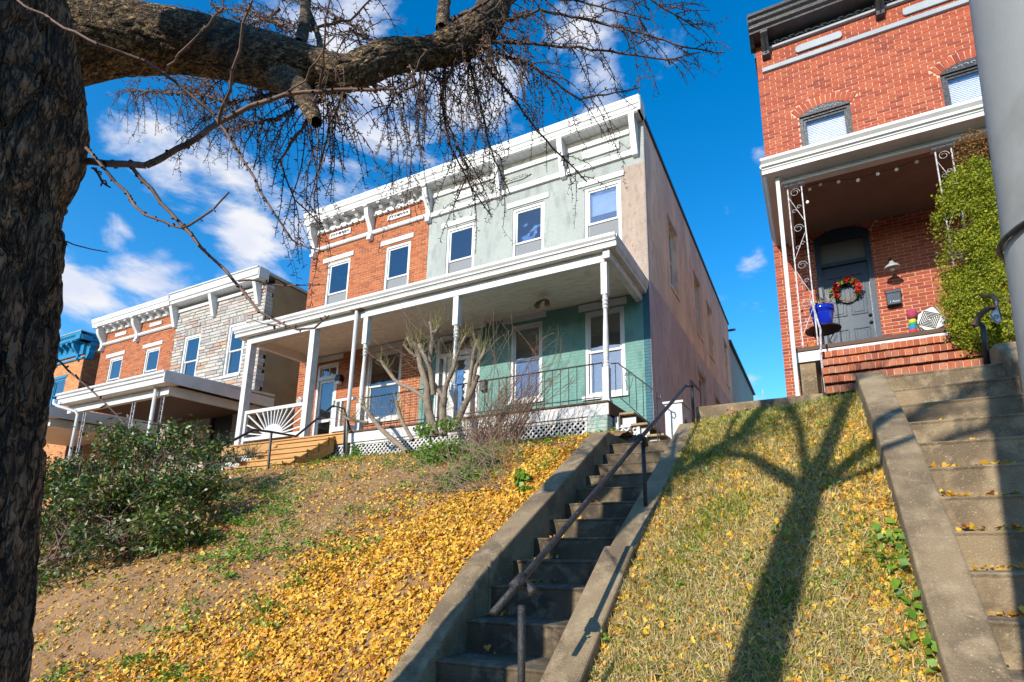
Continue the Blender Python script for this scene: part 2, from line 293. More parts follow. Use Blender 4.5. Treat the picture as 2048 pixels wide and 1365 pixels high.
def rawmesh(name, V, Fc, nper, m, parent=None, tint=None, kind=None):
    """numpy mesh: V (n,3), faces (k,nper)"""
    me = bpy.data.meshes.new(name); me.vertices.add(len(V)); me.vertices.foreach_set('co', V.astype(np.float32).ravel())
    k = len(Fc); me.loops.add(k*nper); me.polygons.add(k)
    me.loops.foreach_set('vertex_index', Fc.astype(np.int32).ravel()); me.polygons.foreach_set('loop_start', np.arange(0, k*nper, nper, dtype=np.int32)); me.polygons.foreach_set('loop_total', np.full(k, nper, dtype=np.int32))
    me.update(calc_edges=True); me.validate()
    if tint is not None: at = me.attributes.new('tint', 'FLOAT', 'FACE'); at.data.foreach_set('value', tint.astype(np.float32))
    me.materials.append(m); o = bpy.data.objects.new(name, me); C.objects.link(o)
    if parent is not None: o.parent = parent; o.location = -wloc(parent)
    if kind: o['kind'] = kind
    return o

# ------------------------------------------------------------------ masonry
def wall_front(mb, x0, x1, z0, z1, y, holes, dep=.16):
    xs = sorted({x0, x1, *[h[0] for h in holes], *[h[1] for h in holes]}); zs = sorted({z0, z1, *[h[2] for h in holes], *[h[3] for h in holes]})
    xs = [x for x in xs if x0 <= x <= x1]; zs = [z for z in zs if z0 <= z <= z1]
    for i in range(len(xs)-1):
        for j in range(len(zs)-1):
            cx, cz = (xs[i]+xs[i+1])/2, (zs[j]+zs[j+1])/2
            if any(h[0] < cx < h[1] and h[2] < cz < h[3] for h in holes): continue
            mb.add([(xs[i], y, zs[j]), (xs[i+1], y, zs[j]), (xs[i+1], y, zs[j+1]), (xs[i], y, zs[j+1])], [(0, 1, 2, 3)])
    for h in holes:
        a, b, c, d = h[:4]; e = y+dep
        mb.add([(a, y, c), (b, y, c), (b, y, d), (a, y, d), (a, e, c), (b, e, c), (b, e, d), (a, e, d)], [(0, 3, 7, 4), (1, 5, 6, 2), (3, 2, 6, 7), (0, 4, 5, 1)])
_bm = {}
def brick_mesh(w, h, d, m, k):
    key = (round(w, 3), round(h, 3), round(d, 3), m.name, k)
    if key not in _bm:
        me = bpy.data.meshes.new('brick'); b = .004
        v = [(b, 0, b), (w-b, 0, b), (w-b, 0, h-b), (b, 0, h-b), (0, b*.8, 0), (w, b*.8, 0), (w, b*.8, h), (0, b*.8, h), (0, d, 0), (w, d, 0), (w, d, h), (0, d, h)]
        f = [(0, 1, 2, 3), (4, 5, 1, 0), (5, 6, 2, 1), (6, 7, 3, 2), (7, 4, 0, 3), (8, 9, 5, 4), (9, 10, 6, 5), (10, 11, 7, 6), (11, 8, 4, 7)]
        me.from_pydata(v, [], f); at = me.attributes.new('tint', 'FLOAT', 'FACE'); at.data.foreach_set('value', np.full(len(f), .02+k/7.*.96, dtype=np.float32)); me.materials.append(m); _bm[key] = me
    return _bm[key]
def lay(parent, bricks, m, singles=300, d=.03, name='brick'):
    """bricks: list of (x, y, z, w, h). The nearest ones are objects, the rest one joined part."""
    bricks = sorted(bricks, key=lambda b: b[0]**2+b[1]**2+b[2]**2); base = wloc(parent)
    for (x, y, z, w, h) in bricks[:singles]:
        o = bpy.data.objects.new(name, brick_mesh(w, h, d, m, random.randrange(8))); C.objects.link(o); o.parent = parent; o.location = Vector((x, y-random.uniform(0, .003), z))-base
    mb = MB()
    for (x, y, z, w, h) in bricks[singles:]:
        y -= random.uniform(0, .003); t = .02+random.random()*.96
        mb.add([(x, y, z), (x+w, y, z), (x+w, y, z+h), (x, y, z+h), (x, y+d, z), (x+w, y+d, z), (x+w, y+d, z+h), (x, y+d, z+h)], [(0, 1, 2, 3), (4, 5, 1, 0), (5, 6, 2, 1), (6, 7, 3, 2), (7, 4, 0, 3)], t)
    if mb.v: mb.build(name+'_courses', m, parent, kind='stuff')
def courses(x0, x1, z0, z1, y, holes, L=.213, H=.0677, j=.0105, header=0):
    out = []; n = int((z1-z0)/H)
    for r in range(n):
        z = z0+r*H; off = (L/2 if r % 2 else 0); x = x0-off
        while x < x1-.02:
            a, b = max(x, x0), min(x+L-j, x1)
            segs = [(a, b)]
            for h in holes:
                if z+H*.6 > h[2] and z+H*.4 < h[3]:
                    ns = []
                    for (p, q) in segs:
                        if q <= h[0] or p >= h[1]: ns.append((p, q)); continue
                        if p < h[0]: ns.append((p, h[0]))
                        if q > h[1]: ns.append((h[1], q))
                    segs = ns
            for p, q in segs:
                if q-p > .025: out.append((round(p, 3), y, round(z, 3), round(q-p, 2), H-j))
            x += L
    return out

# ------------------------------------------------------------------ windows
def window(parent, x0, x1, z0, z1, y=10., fm='white', meet=None, inside=None, w=.07, sill=True, sashw=.045, head=.0, lintel=None, lm='white', split=True, lowscreen=True, gl='glass'):
    fm = M[fm]; f = MB(); f.ring(x0, x1, z0, z1, w, y+.02, y+.12, wb=.05); 
    fr = f.build('window', fm, parent)
    ix0, ix1, iz0, iz1 = x0+w, x1-w, z0+.05, z1-w
    meet = meet if meet else (iz0+iz1)/2
    MB().ring(ix0, ix1, iz0, meet+.02, sashw, y+.075, y+.105).build('sash', fm, fr)
    if split: MB().ring(ix0, ix1, meet-.02, iz1, sashw, y+.045, y+.074).build('sash', fm, fr)
    MB().box(ix0+sashw, ix1-sashw, y+.088, y+.092, iz0+sashw, meet-.02).build('pane', M[gl], fr)
    MB().box(ix0+sashw, ix1-sashw, y+.058, y+.062, meet+.02, iz1-sashw).build('pane', M[gl], fr)
    if lowscreen: MB().box(ix0+sashw*.5, ix1-sashw*.5, y+.068, y+.071, iz0+.02, meet-.02).build('screen', M['screen'], fr)
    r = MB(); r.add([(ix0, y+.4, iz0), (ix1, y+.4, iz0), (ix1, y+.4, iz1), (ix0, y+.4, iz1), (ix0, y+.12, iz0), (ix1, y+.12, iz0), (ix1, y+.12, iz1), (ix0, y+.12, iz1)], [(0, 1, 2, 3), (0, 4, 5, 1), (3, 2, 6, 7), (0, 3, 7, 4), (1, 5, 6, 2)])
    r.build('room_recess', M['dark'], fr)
    if inside == 'blind':
        b = MB(); z = iz1-.05
        while z > iz0: b.box(ix0+.02, ix1-.02, y+.14, y+.155, z-.022, z); z -= .036
        b.build('blind', M['blind'], fr)
    elif inside == 'shade': MB().box(ix0, ix1, y+.14, y+.15, meet+.25, iz1).build('shade', M['blind'], fr)
    elif inside == 'curtain':
        b = MB(); n = 14
        for k in range(n): a = ix0+(ix1-ix0)*(.25+.75*k/n); b.box(a, a+(ix1-ix0)*.75/n, y+.16+.02*(k % 2), y+.18+.02*(k % 2), iz0, iz1)
        b.build('curtain', M['curtain'], fr)
    if sill: MB().box(x0-.06, x1+.06, y-.05, y+.12, z0-.08, z0-.002).build('sill', fm, fr)
    if lintel: MB().box(lintel[0], lintel[1], y-.03, y+.1, lintel[2], lintel[3]).build('lintel', M[lm], parent, bevel=.006)
    return fr

# ================================================================== GROUND
def gL(y, x=-3.):
    g = float(np.interp(y, [1.2, 2.2, 3.06, 3.9, 5, 6.76, 8, 9, 30], [-1.6, -1.58, -1.02, -.27, .40, 1.42, 1.77, 1.79, 1.8]))
    d = min(1, max(0, (-11.6-x)/2.2)); d = d*d*(3-2*d)
    g -= d*1.15*min(1, max(0, (y-2)/5))
    return g
def gR(y, x):
    a = float(np.interp(y, [1.2, 2.2, 3.15, 4.32, 7.18, 30], [-1.6, -1.58, -.95, -.12, 1.62, 1.7])); b = float(np.interp(y, [1.2, 2.2, 3.38, 4.7, 6.4, 7.18, 30], [-1.6, -1.58, -.80, .38, 1.58, 1.70, 1.75]))
    t = min(1, max(0, (x+1.43)/1.94)); return a+(b-a)*t+.06*math.sin(math.pi*t)
def ground(name, x0, x1, y0, y1, fn, m, step=.07, amp=.05):
    nx = int((x1-x0)/step)+1; ny = int((y1-y0)/step)+1; X = np.linspace(x0, x1, nx); Y = np.linspace(y0, y1, ny)
    V = np.array([(x, y, fn(y, x)+amp*noise.noise(Vector((x*1.7, y*1.7, 0)))+amp*.5*noise.noise(Vector((x*6, y*6, 3)))) for y in Y for x in X])
    i = np.arange(nx*ny).reshape(ny, nx); Fc = np.stack([i[:-1, :-1], i[:-1, 1:], i[1:, 1:], i[1:, :-1]], -1).reshape(-1, 4)
    o = rawmesh(name, V, Fc, 4, m); o.data.polygons.foreach_set('use_smooth', [True]*len(o.data.polygons)); o['kind'] = 'structure'; return o
def struct(o): o['kind'] = 'structure'; return o
struct(MB().add([(-900, -900, -1.75), (900, -900, -1.75), (900, 900, -1.75), (-900, 900, -1.75)], [(0, 1, 2, 3)]).build('ground', M['turf'], loc=(0, 0, -1.75)))
struct(MB().box(-60, 40, -.6, 2.35, -1.74, -1.6).build('sidewalk', M['asph'], loc=(0, 0, -1.7)))
struct(MB().box(-60, 40, -9, -.62, -1.74, -1.7).build('road', mat('asphalt', (.05, .05, .052), (.07, .07, .07), 4, .9, 1, 60)))
ground('left_bank', -30, -2.7, 2.2, 11.5, lambda y, x: gL(y, x), M['soil'])
ground('right_lawn', -1.5, .62, 2.2, 7.14, gR, M['turf'], .05, .03)
ground('far_right_bank', 1.9, 9, 2.2, 9.9, lambda y, x: gR(y, .5), M['turf'], .15)
struct(MB().box(-2.6, -1.5, 6.82, 9.6, .6, 1.352).build('walkway', M['conc_shade']))
struct(MB().box(-2.84, 9, 9.6, 40, .6, 1.60).box(-1.5, .5, 7.4, 9.6, .6, 1.74).build('side_yard', M['soil']))
struct(MB().box(.5, 2.6, 6.36, 8.3, .6, 1.750).build('upper_walkway', M['conc']))
struct(MB().box(-60, 9, 11.4, 60, -1.7, .5).build('back_yard', M['soil']))

# retaining wall, concrete stairs
rw = MB().box(-1.44, .18, 7.18, 7.42, .9, 1.855).build('retaining_wall', M['conc'], bevel=.02)
tag(rw, 'low weathered concrete retaining wall along the top of the lawn between the two stairways', 'wall')
def cheek(pts, x0, x1, parent, zb=-1.8):
    q = [(p[0], p[1]) for p in pts]+[(pts[-1][0], zb), (pts[0][0], zb)]
    return MB().prof(q, x0, x1).build('cheek_wall', M['conc'], parent, bevel=.018)
st = thing('concrete_stairs', 'narrow concrete stairway with steps coloured dark for shade, climbing between sloping side walls, with the broken pipe rail', 'stairs', (-2.1, 3, -1.6), 'concrete stairways up the bank')
cheek([(1.9, -1.6), (2.3, -1.5), (3.06, -.90), (3.9, -.165)], -2.84, -2.57, st); cheek([(3.915, -.15), (5.2, .60), (6.76, 1.53), (7.85, 1.53)], -2.835, -2.575, st)
cheek([(1.9, -1.6), (3.15, -.85), (4.32, -.01)], -1.70, -1.43, st); cheek([(4.34, -.04), (7.18, 1.63), (7.4, 1.63)], -1.675, -1.44, st)
SY = [6.80, 6.54, 6.25, 5.96, 5.66, 5.37, 5.00, 4.66, 4.28, 3.93, 3.60, 3.25, 2.95, 2.62, 2.28]; SZ = [1.352, 1.17, .995, .815, .632, .442, .252, .062, -.138, -.333, -.568, -.793, -1.0, -1.2, -1.4]
def steps(parent, SY, SZ, x0, x1, m):
    for i, (y, z) in enumerate(zip(SY, SZ)):
        yb = SY[i-1] if i else y+.5
        h = z-SZ[i+1] if i+1 < len(SZ) else .2
        MB().prof([(y, z-.012), (y+.012, z), (yb+.05, z), (yb+.05, z-h-.05), (y+.012, z-h-.05), (y+.01, z-.03)], x0, x1).build('step', m, parent)
steps(st, SY, SZ, -2.58, -1.66, M['conc_shade'])
st2 = thing('concrete_stairs', 'wide sunlit concrete stairway up to the red house behind the grey pole', 'stairs', (1.2, 3, -1.6), 'concrete stairways up the bank')
cheek([(2.1, -1.6), (2.4, -1.45), (3.38, -.60), (4.7, .63), (5.6, 1.30), (6.42, 1.84), (6.5, 1.82)], .505, .77, st2)
cheek([(2.1, -1.6), (2.4, -1.45), (3.38, -.60), (4.7, .63), (5.6, 1.35), (6.2, 1.80), (6.5, 2.0), (7.2, 2.0)], 1.80, 2.06, st2)
RY = [6.34, 5.97, 5.63, 5.29, 4.96, 4.66, 4.38, 4.12, 3.87, 3.62, 3.37, 3.12, 2.87, 2.62]; RZ = [1.752]+[1.752-.239*i-.012 for i in range(1, 14)]
steps(st2, RY, RZ, .765, 1.81, M['conc'])
# ------------------------------------------------------------------ pipe rail
pr_ = thing('pipe_handrail', 'black iron pipe handrail with flaking paint and a broken lower post', 'handrail', (-1.7, 5, .3))
PP = [A(990, 1230, Y=2.55), A(1040, 1165, Y=2.78)]
pA = A(985, 1228, Y=2.62); pB = A(1042, 1162, Y=2.86); pE = A(1280, 878, Y=4.95); pF = A(1372, 772, Y=6.95)
R1 = .022
MB().tube([pA, pB, pE, pF], R1, 14).build('rail', M['pipe'], pr_, smooth=True)
pG = A(1396, 776, Y=7.1)
MB().tube([pF, pF+Vector((.05, .05, .01)), A(1382, 763, Y=7.05), A(1398, 780, Y=7.5)], R1*.95, 12).build('rail_end', M['pipe'], pr_, smooth=True)
MB().tube([A(1384, 768, Y=7.05), A(1387, 845, Y=7.05)], R1, 12).build('post', M['pipe'], pr_, smooth=True)
pT = A(1286, 886, Y=5.0); pU = A(1292, 1024, Y=5.03)
MB().tube([pT, (pT*.45+pU*.55), pU], [R1*.95, R1*.95, R1*.9], 12).build('post', M['pipe'], pr_, smooth=True)
MB().tube([A(1270, 880, Y=4.93), A(1279, 874, Y=4.96), A(1289, 879, Y=5.), A(1291, 893, Y=5.0)], R1*1.4, 12).build('elbow', M['pipe'], pr_, smooth=True)
MB().lathe(pU.x, pU.y, [(.05, pU.z-.02), (.05, pU.z), (.03, pU.z+.012), (.024, pU.z+.02)], 14).build('flange', M['conc'], pr_)
MB().tube([A(1030, 1172, Y=2.82), A(1044, 1162, Y=2.87), A(1055, 1168, Y=2.9), A(1064, 1180, Y=2.9), A(1065, 1190, Y=2.9)], [R1*1.5, R1*1.5, R1*1.2, R1*1.25, R1*1.35], 14).build('elbow', M['pipe'], pr_, smooth=True)
MB().tube([A(1027, 1174, Y=2.8), A(1047, 1154, Y=2.9)], R1*1.5, 14).build('collar', M['pipe'], pr_, smooth=True)
q = A(1043, 1211, Y=2.55); MB().tube([q, (q.x+.006, q.y, q.z-.3), (q.x+.02, q.y, -1.35)], R1*.93, 14).build('broken_post', M['pipe'], pr_, smooth=True)

# ================================================================== MAIN BUILDING
def sash_list(lst): return [(a, b, c, d) for a, b, c, d in lst]
CF = 9.62
def crown(x0, x1, zt, zs, yf=CF, yb=10.02, lip=.04):
    """cornice crown with bed mould: profile in y,z"""
    h = zt-zs
    return [(yb, zt), (yf, zt), (yf, zt-.22*h), (yf+.012, zt-.25*h), (yf+.02, zt-.5*h), (yf+.045, zt-.56*h), (yf+.045, zt-.80*h), (yf+.06, zt-.84*h), (yf+.06, zs), (yb, zs)]
def scroll_bracket(mb, x, w, zt, zb, yw=10., yo=9.66):
    P = [(yw, zt), (yo, zt), (yo, zt-.06)]
    h = zt-.06-zb
    for t in np.linspace(0, 1, 14): P.append((yo+.04+(yw-.1-yo-.04)*(t**.7)-.045*math.sin(t*math.pi*2.0), zt-.06-h*t*.88))
    P += [(yw-.12, zb+h*.10), (yw-.12, zb), (yw, zb)]
    mb.prof(P, x-w/2, x+w/2)
# ---------- brick row house
bh = thing('brick_row_house', 'narrow orange brick row house with white bracketed cornice, left half of the pair', 'house', (-11, 10, 1.7))
BX0, BX1 = -13.23, -8.80
holes = [(-12.50, -11.60, 6.15, 8.09), (-10.27, -9.40, 6.15, 8.06), (-12.45, -11.68, 2.35, 4.93), (-10.62, -9.44, 3.15, 5.0)]
w = MB(); wall_front(w, BX0, BX1, 1.3, 9.36, 10.004, holes)
w.add([(BX0, 10.012, .3), (BX0, 10.012, 9.4), (BX0, 24, 9.1), (BX0, 24, .3)], [(0, 1, 2, 3)]); w.add([(BX0, 10.012, 9.4), (BX1, 10.012, 9.4), (BX1, 24, 9.1), (BX0, 24, 9.1)], [(0, 1, 2, 3)])
w.build('wall', M['mortar'], bh)
lay(bh, courses(BX0, BX1, 1.36, 9.36, 10., holes), M['brickA'])
for (a, b, z0, z1, li) in [(-12.50, -11.60, 6.15, 8.09, (-12.68, -11.48, 8.115, 8.255)), (-10.27, -9.40, 6.15, 8.06, (-10.46, -9.30, 8.115, 8.255))]:
    window(bh, a, b, z0, z1, meet=7.10, inside='blind', lintel=li, lowscreen=True)
window(bh, -10.62, -9.44, 3.15, 5.0, meet=4.07, inside='shade', lintel=(-10.75, -9.34, 5.02, 5.17), lowscreen=False)
# front door with transom
d = MB().ring(-12.45, -11.68, 2.35, 4.93, .07, 10.0, 10.14, wb=0).box(-12.38, -11.75, 10.0, 10.12, 4.48, 4.58).build('door_frame', M['white'], bh)
MB().box(-12.6, -11.52, 9.97, 10.1, 5.02, 5.16).build('lintel', M['white'], bh, bevel=.006)
dd = MB().ring(-12.37, -11.77, 2.38, 4.47, .07, 10.03, 10.07, wb=.12).box(-12.30, -11.84, 10.035, 10.065, 3.28, 3.36).build('storm_door', M['white'], bh)
MB().box(-12.30, -11.84, 10.048, 10.052, 2.5, 3.28).build('pane', M['glass'], dd); MB().box(-12.30, -11.84, 10.048, 10.052, 3.36, 4.40).build('pane', M['glass'], dd)
MB().tube([(-11.82, 9.99, 3.2), (-11.82, 9.97, 3.24), (-11.82, 9.99, 3.3)], .012).build('handle', M['knob'], dd)
tr = MB().ring(-12.36, -11.76, 4.585, 4.86, .03, 10.04, 10.08).box(-12.08, -12.05, 10.04, 10.08, 4.6, 4.85).build('transom', M['white'], bh)
MB().box(-12.33, -12.08, 10.06, 10.064, 4.61, 4.83).build('pane', M['glass'], tr); MB().box(-12.05, -11.79, 10.06, 10.064, 4.61, 4.83).build('pane', M['glass'], tr)
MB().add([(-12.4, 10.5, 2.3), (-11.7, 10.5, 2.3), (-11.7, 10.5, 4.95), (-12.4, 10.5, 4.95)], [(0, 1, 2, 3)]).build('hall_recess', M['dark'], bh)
# cornice
MB().prof([(9.95, 8.57), (9.93, 8.60), (9.93, 8.66), (9.95, 8.69), (10.0, 8.69), (10.0, 8.57)], BX0+.1, BX1+.02).build('string_course', M['white'], bh)
cn = MB().prof(crown(0, 0, 9.71, 9.36), BX0-.04, -8.80).box(BX0+.02, BX1, 9.93, 10.012, 9.16, 9.36)
x = BX0+.12
while x < BX1-.15: cn.box(x, x+.16, 9.925, 9.99, 9.115, 9.16); x += .225
cn = cn.build('cornice', M['white'], bh)
for xx in (-13.1, -10.85, -8.80):
    b = MB(); scroll_bracket(b, xx, .14, 9.36, 8.40); b.build('bracket', M['white'], cn)
for bay in ((-13.0, -10.9), (-10.8, -8.85)):
    for k in range(4):
        xx = bay[0]+(bay[1]-bay[0])*(k+1)/5; MB().prof([(9.99, 9.36), (9.70, 9.36), (9.70, 9.31), (9.78, 9.28), (9.84, 9.22), (9.93, 9.19), (9.99, 9.17)], xx-.055, xx+.055).build('modillion', M['white'], cn)
for (a, b, z0, z1) in ((-12.50, -11.67, 8.865, 9.045), (-10.27, -9.47, 8.845, 9.01)):
    pn = MB().box(a, b, 9.965, 9.995, z0, z1).build('frieze_panel', M['white'], bh); orn = MB(); zc_ = (z0+z1)/2
    for sx, ox in ((1, a+.10), (1, a+.20), (1, a+.30), (-1, b-.10), (-1, b-.20), (-1, b-.30)):
        pts = [(ox+sx*.045*math.cos(t)*(1-t/9), 9.955, zc_+.035*math.sin(t)*(1-t/9)) for t in np.linspace(0, 5.2, 14)]; orn.tube(pts, .008, 4)
    for dx in (-.03, 0, .03): orn.box((a+b)/2+dx-.009, (a+b)/2+dx+.009, 9.95, 9.966, zc_-.035, zc_+.035)
    orn.build('scroll_ornament', M['black'], pn)
pl = MB().prof([(-13.17+.11+.10*math.cos(t), 4.0+.09*math.sin(t)+.01*math.cos(4*t)) for t in np.linspace(0, 2*math.pi, 20)[:-1]], 9.965, 9.985, 'y').build('house_number_plaque', M['white'], bh)
MB().prof([(-13.06+.075*math.cos(t), 4.0+.065*math.sin(t)) for t in np.linspace(0, 2*math.pi, 20)[:-1]], 9.955, 9.964, 'y').build('plaque_face', M['greyt'], pl)
def text(s, size, loc, rot, m, parent, name='lettering', ext=.002, shear=0):
    cu = bpy.data.curves.new(name, 'FONT'); cu.body = s; cu.size = size; cu.extrude = ext; cu.align_x = 'CENTER'; cu.align_y = 'CENTER'; cu.shear = shear
    o = bpy.data.objects.new(name, cu); C.objects.link(o); dg = bpy.context.evaluated_depsgraph_get(); me = bpy.data.meshes.new_from_object(o.evaluated_get(dg)); bpy.data.objects.remove(o)
    me.materials.clear(); me.materials.append(m); o = bpy.data.objects.new(name, me); C.objects.link(o); o.rotation_euler = rot; o.location = Vector(loc)-(wloc(parent) if parent else Vector()); o.parent = parent; return o
text('1515', .09, (-13.06, 9.952, 4.0), (math.pi/2, 0, 0), M['white'], pl)
wl = MB().prof([(-11.60, 4.33), (-11.45, 4.33), (-11.42, 4.40), (-11.47, 4.52), (-11.58, 4.52), (-11.63, 4.40)], 9.86, 10.0, 'y').build('wall_lamp', M['knob'], bh)
MB().box(-11.575, -11.475, 9.87, 9.97, 4.27, 4.33).build('lamp_glass', M['bulb'], wl)
MB().box(-11.66, -11.5, 9.93, 10.0, 3.62, 3.82).build('letterbox', M['black'], bh)
# ---------- green row house
gh = thing('green_row_house', 'pale sage painted brick row house with teal porch wall, right half of the pair', 'house', (-6, 10, 1.7))
GX0, GX1 = BX1, -2.84
H2 = [(-8.20, -7.32, 6.15, 8.06), (-6.21, -5.34, 6.15, 8.06), (-4.29, -3.41, 6.15, 8.04)]; H1 = [(-8.32, -7.02, 2.35, 5.05), (-6.19, -5.36, 3.15, 4.99), (-4.31, -3.40, 3.05, 4.97)]
w = MB(); wall_front(w, GX0, -3.40, 5.45, 9.36, 10., H2); wall_front(w, -3.40, GX1, 8.30, 9.36, 10., []); w.build('upper_wall', M['sage'], gh)
w = MB(); wall_front(w, -3.40, GX1, 5.45, 8.30, 10., []); w.build('corner_wall_patch', M['pink'], gh, label='bare pinkish corner of the wall where the sage paint has gone')
w = MB(); wall_front(w, GX0, -2.985, 1.3, 5.45, 10., H1); w.build('porch_wall', M['teal'], gh)
MB().add([(-2.985, 10, 1.3), (GX1, 10, 1.3), (GX1, 10, 5.45), (-2.985, 10, 5.45)], [(0, 1, 2, 3)]).build('corner_strip', M['teals'], gh)
# side wall (faces +X) with window openings
def side_wall(y0, y1, z0, z1, holes, m, name, X=GX1, ztop1=None):
    mb = MB(); ys = sorted({y0, y1, *[h[0] for h in holes], *[h[1] for h in holes]}); zs = sorted({z0, z1, *[h[2] for h in holes], *[h[3] for h in holes]})
    for i in range(len(ys)-1):
        for j in range(len(zs)-1):
            cy, cz = (ys[i]+ys[i+1])/2, (zs[j]+zs[j+1])/2
            if any(h[0] < cy < h[1] and h[2] < cz < h[3] for h in holes): continue
            def top(y, z): return z if z < z1 or ztop1 is None else z1+(ztop1-z1)*(y-y0)/(y1-y0)
            a, b = ys[i], ys[i+1]; mb.add([(X, a, zs[j]), (X, b, zs[j]), (X, b, top(b, zs[j+1])), (X, a, top(a, zs[j+1]))], [(0, 1, 2, 3)])
    for (a, b, c, d_) in holes:
        e = X-.18; mb.add([(X, a, c), (X, b, c), (X, b, d_), (X, a, d_), (e, a, c), (e, b, c), (e, b, d_), (e, a, d_)], [(0, 4, 7, 3), (1, 2, 6, 5), (3, 7, 6, 2), (0, 1, 5, 4)])
    return mb.build(name, m, gh)
SW2 = [(12.0, 12.75, 6.25, 8.05), (15.0, 15.8, 6.2, 8.0), (17.0, 17.75, 6.15, 7.9), (20.4, 21.1, 6.1, 7.8)]; SW1 = [(14.9, 15.95, 3.0, 4.9), (17.6, 18.5, 3.2, 4.8)]
side_wall(10, 22, 5.5, 9.42, SW2, M['tan'], 'side_wall_stucco', ztop1=9.10); side_wall(10, 22, 1.3, 5.5, SW1, M['purple'], 'side_wall_base')
MB().box(GX1-.005, GX1+.006, 10, 10.10, 1.3, 9.3).build('corner_edge', M['purple'], gh)
MB().box(GX1-4, GX1-.02, 22, 31, 1.3, 8.3).build('rear_wing', M['sagey'], gh); MB().box(GX1-4, GX1+.1, 21.9, 31, 8.3, 8.4).build('rear_wing_roof', M['black'], gh)
MB().prof([(9.75, 9.42), (9.75, 9.50), (22, 9.19), (22, 9.10)], GX1-.1, GX1+.045).build('side_coping', M['blackcorn'], gh)
MB().add([(GX0, 10.01, 9.40), (GX1, 10.01, 9.40), (GX1, 22, 9.1), (GX0, 22, 9.1)], [(0, 1, 2, 3)]).build('roof', M['blackcorn'], gh)
MB().tube([(GX1, 22.0, 8.85), (GX1+.3, 22.0, 8.85)], .05).build('vent_pipe', M['black'], gh); MB().tube([(GX1, 31, 7.9), (GX1+.5, 31, 7.9), (GX1+.52, 31, 8.6)], .03).build('vent_pipe', M['steel'], gh)
for (a, b, c, d_) in SW2+SW1:
    e = GX1-.1; f = MB()
    f.box(e-.06, e, a, a+.06, c, d_).box(e-.06, e, b-.06, b, c, d_).box(e-.06, e, a+.06, b-.06, c, c+.05).box(e-.06, e, a+.06, b-.06, d_-.06, d_).box(e-.05, e-.01, a+.06, b-.06, (c+d_)/2-.03, (c+d_)/2+.03)
    fr = f.build('window', M['white'], gh)
    MB().box(e-.035, e-.03, a+.06, b-.06, c+.05, (c+d_)/2-.03).build('pane', M['glass'], fr); MB().box(e-.035, e-.03, a+.06, b-.06, (c+d_)/2+.03, d_-.06).build('pane', M['glass'], fr)
    MB().box(e-.2, e-.15, a, b, c, d_).build('shade', M['blind'], fr)
    MB().box(GX1-.1, GX1+.03, a-.08, b+.08, c-.09, c-.002).build('sill', M['tan'], fr); MB().box(GX1-.1, GX1+.012, a-.1, b+.1, d_+.003, d_+.13).build('lintel', M['pink'] if c > 5 else M['sagey'], gh)
for (a, b, z0, z1), li in zip(H2, [(-8.37, -7.28, 8.10, 8.24), (-6.37, -5.21, 8.10, 8.24), (-4.46, -3.31, 8.09, 8.225)]):
    window(gh, a, b, z0, z1, meet=7.12, inside='shade', lintel=li)
window(gh, -6.19, -5.36, 3.15, 4.99, meet=4.12, inside=None, lintel=(-6.40, -5.26, 5.06, 5.195), lowscreen=False); window(gh, -4.31, -3.40, 3.05, 4.97, meet=4.04, inside=None, lintel=(-4.45, -3.335, 5.0, 5.15), lowscreen=False)
# green house double-width door
MB().box(-8.84, -6.87, 9.965, 10.1, 5.10, 5.195).build('lintel', M['ceil'], gh)
df = MB().ring(-8.32, -7.02, 2.35, 5.05, .10, 9.99, 10.15, wb=0).box(-8.22, -7.12, 9.99, 10.12, 4.50, 4.60).box(-8.10, -8.02, 9.995, 10.12, 2.35, 4.50).box(-7.32, -7.24, 9.995, 10.12, 2.35, 4.50).build('door_frame', M['worn'], gh)
sd = MB().ring(-8.0, -7.34, 2.38, 4.48, .09, 10.03, 10.07, wb=.35)
zz = 4.39
for sgn, ex in ((1, -7.91), (-1, -7.43)):          # scalloped cut-out edges of the storm door
    for k in range(9): z = 2.9+k*.165; sd.prof([(ex, z), (ex+sgn*.05, z+.02), (ex+sgn*.085, z+.08), (ex+sgn*.05, z+.145), (ex, z+.165)], 10.035, 10.06, 'y')
sd = sd.build('storm_door', M['worn'], gh); MB().box(-7.91, -7.43, 10.062, 10.065, 2.73, 4.39).build('pane', M['glass'], sd)
MB().add([(-8.3, 10.5, 2.3), (-7.0, 10.5, 2.3), (-7.0, 10.5, 5.1), (-8.3, 10.5, 5.1)], [(0, 1, 2, 3)]).build('hall_recess', M['dark'], gh)
MB().box(-8.21, -7.13, 10.06, 10.064, 4.61, 4.94).build('transom_pane', M['glass'], gh)
MB().box(-6.95, -6.80, 9.9, 10.0, 3.5, 3.75).build('letterbox', M['black'], gh)
# cornice
cn = MB().prof(crown(0, 0, 9.72, 9.36), GX0, GX1+.03).build('cornice', M['white'], gh)
MB().box(GX1-.03, GX1+.05, 9.66, 10.0, 9.36, 9.715).build('cornice_return', M['worn'], cn)
for k in range(38): xx = GX0+.02+k*.156; MB().box(xx, xx+.15, 9.70, 9.985, 9.345, 9.357).build('soffit_board', M['white'], cn)
MB().box(GX0, GX1-.25, 9.97, 9.999, 9.22, 9.345).build('frieze_board', M['greyt'] if 0 else M['ceil'], gh)
MB().box(GX0, GX1-.33, 9.955, 9.999, 9.10, 9.218).build('frieze_band', M['white'], gh); MB().box(GX0, GX1-.22, 9.94, 9.999, 8.52, 8.65).build('frieze_band', M['white'], gh)
for xx in (-3.025, -4.81, -6.59):
    MB().prof([(9.999, 9.355), (9.69, 9.355), (9.70, 9.25), (9.90, 8.47), (9.999, 8.45)], xx-.065, xx+.065).build('bracket', M['white'], cn)
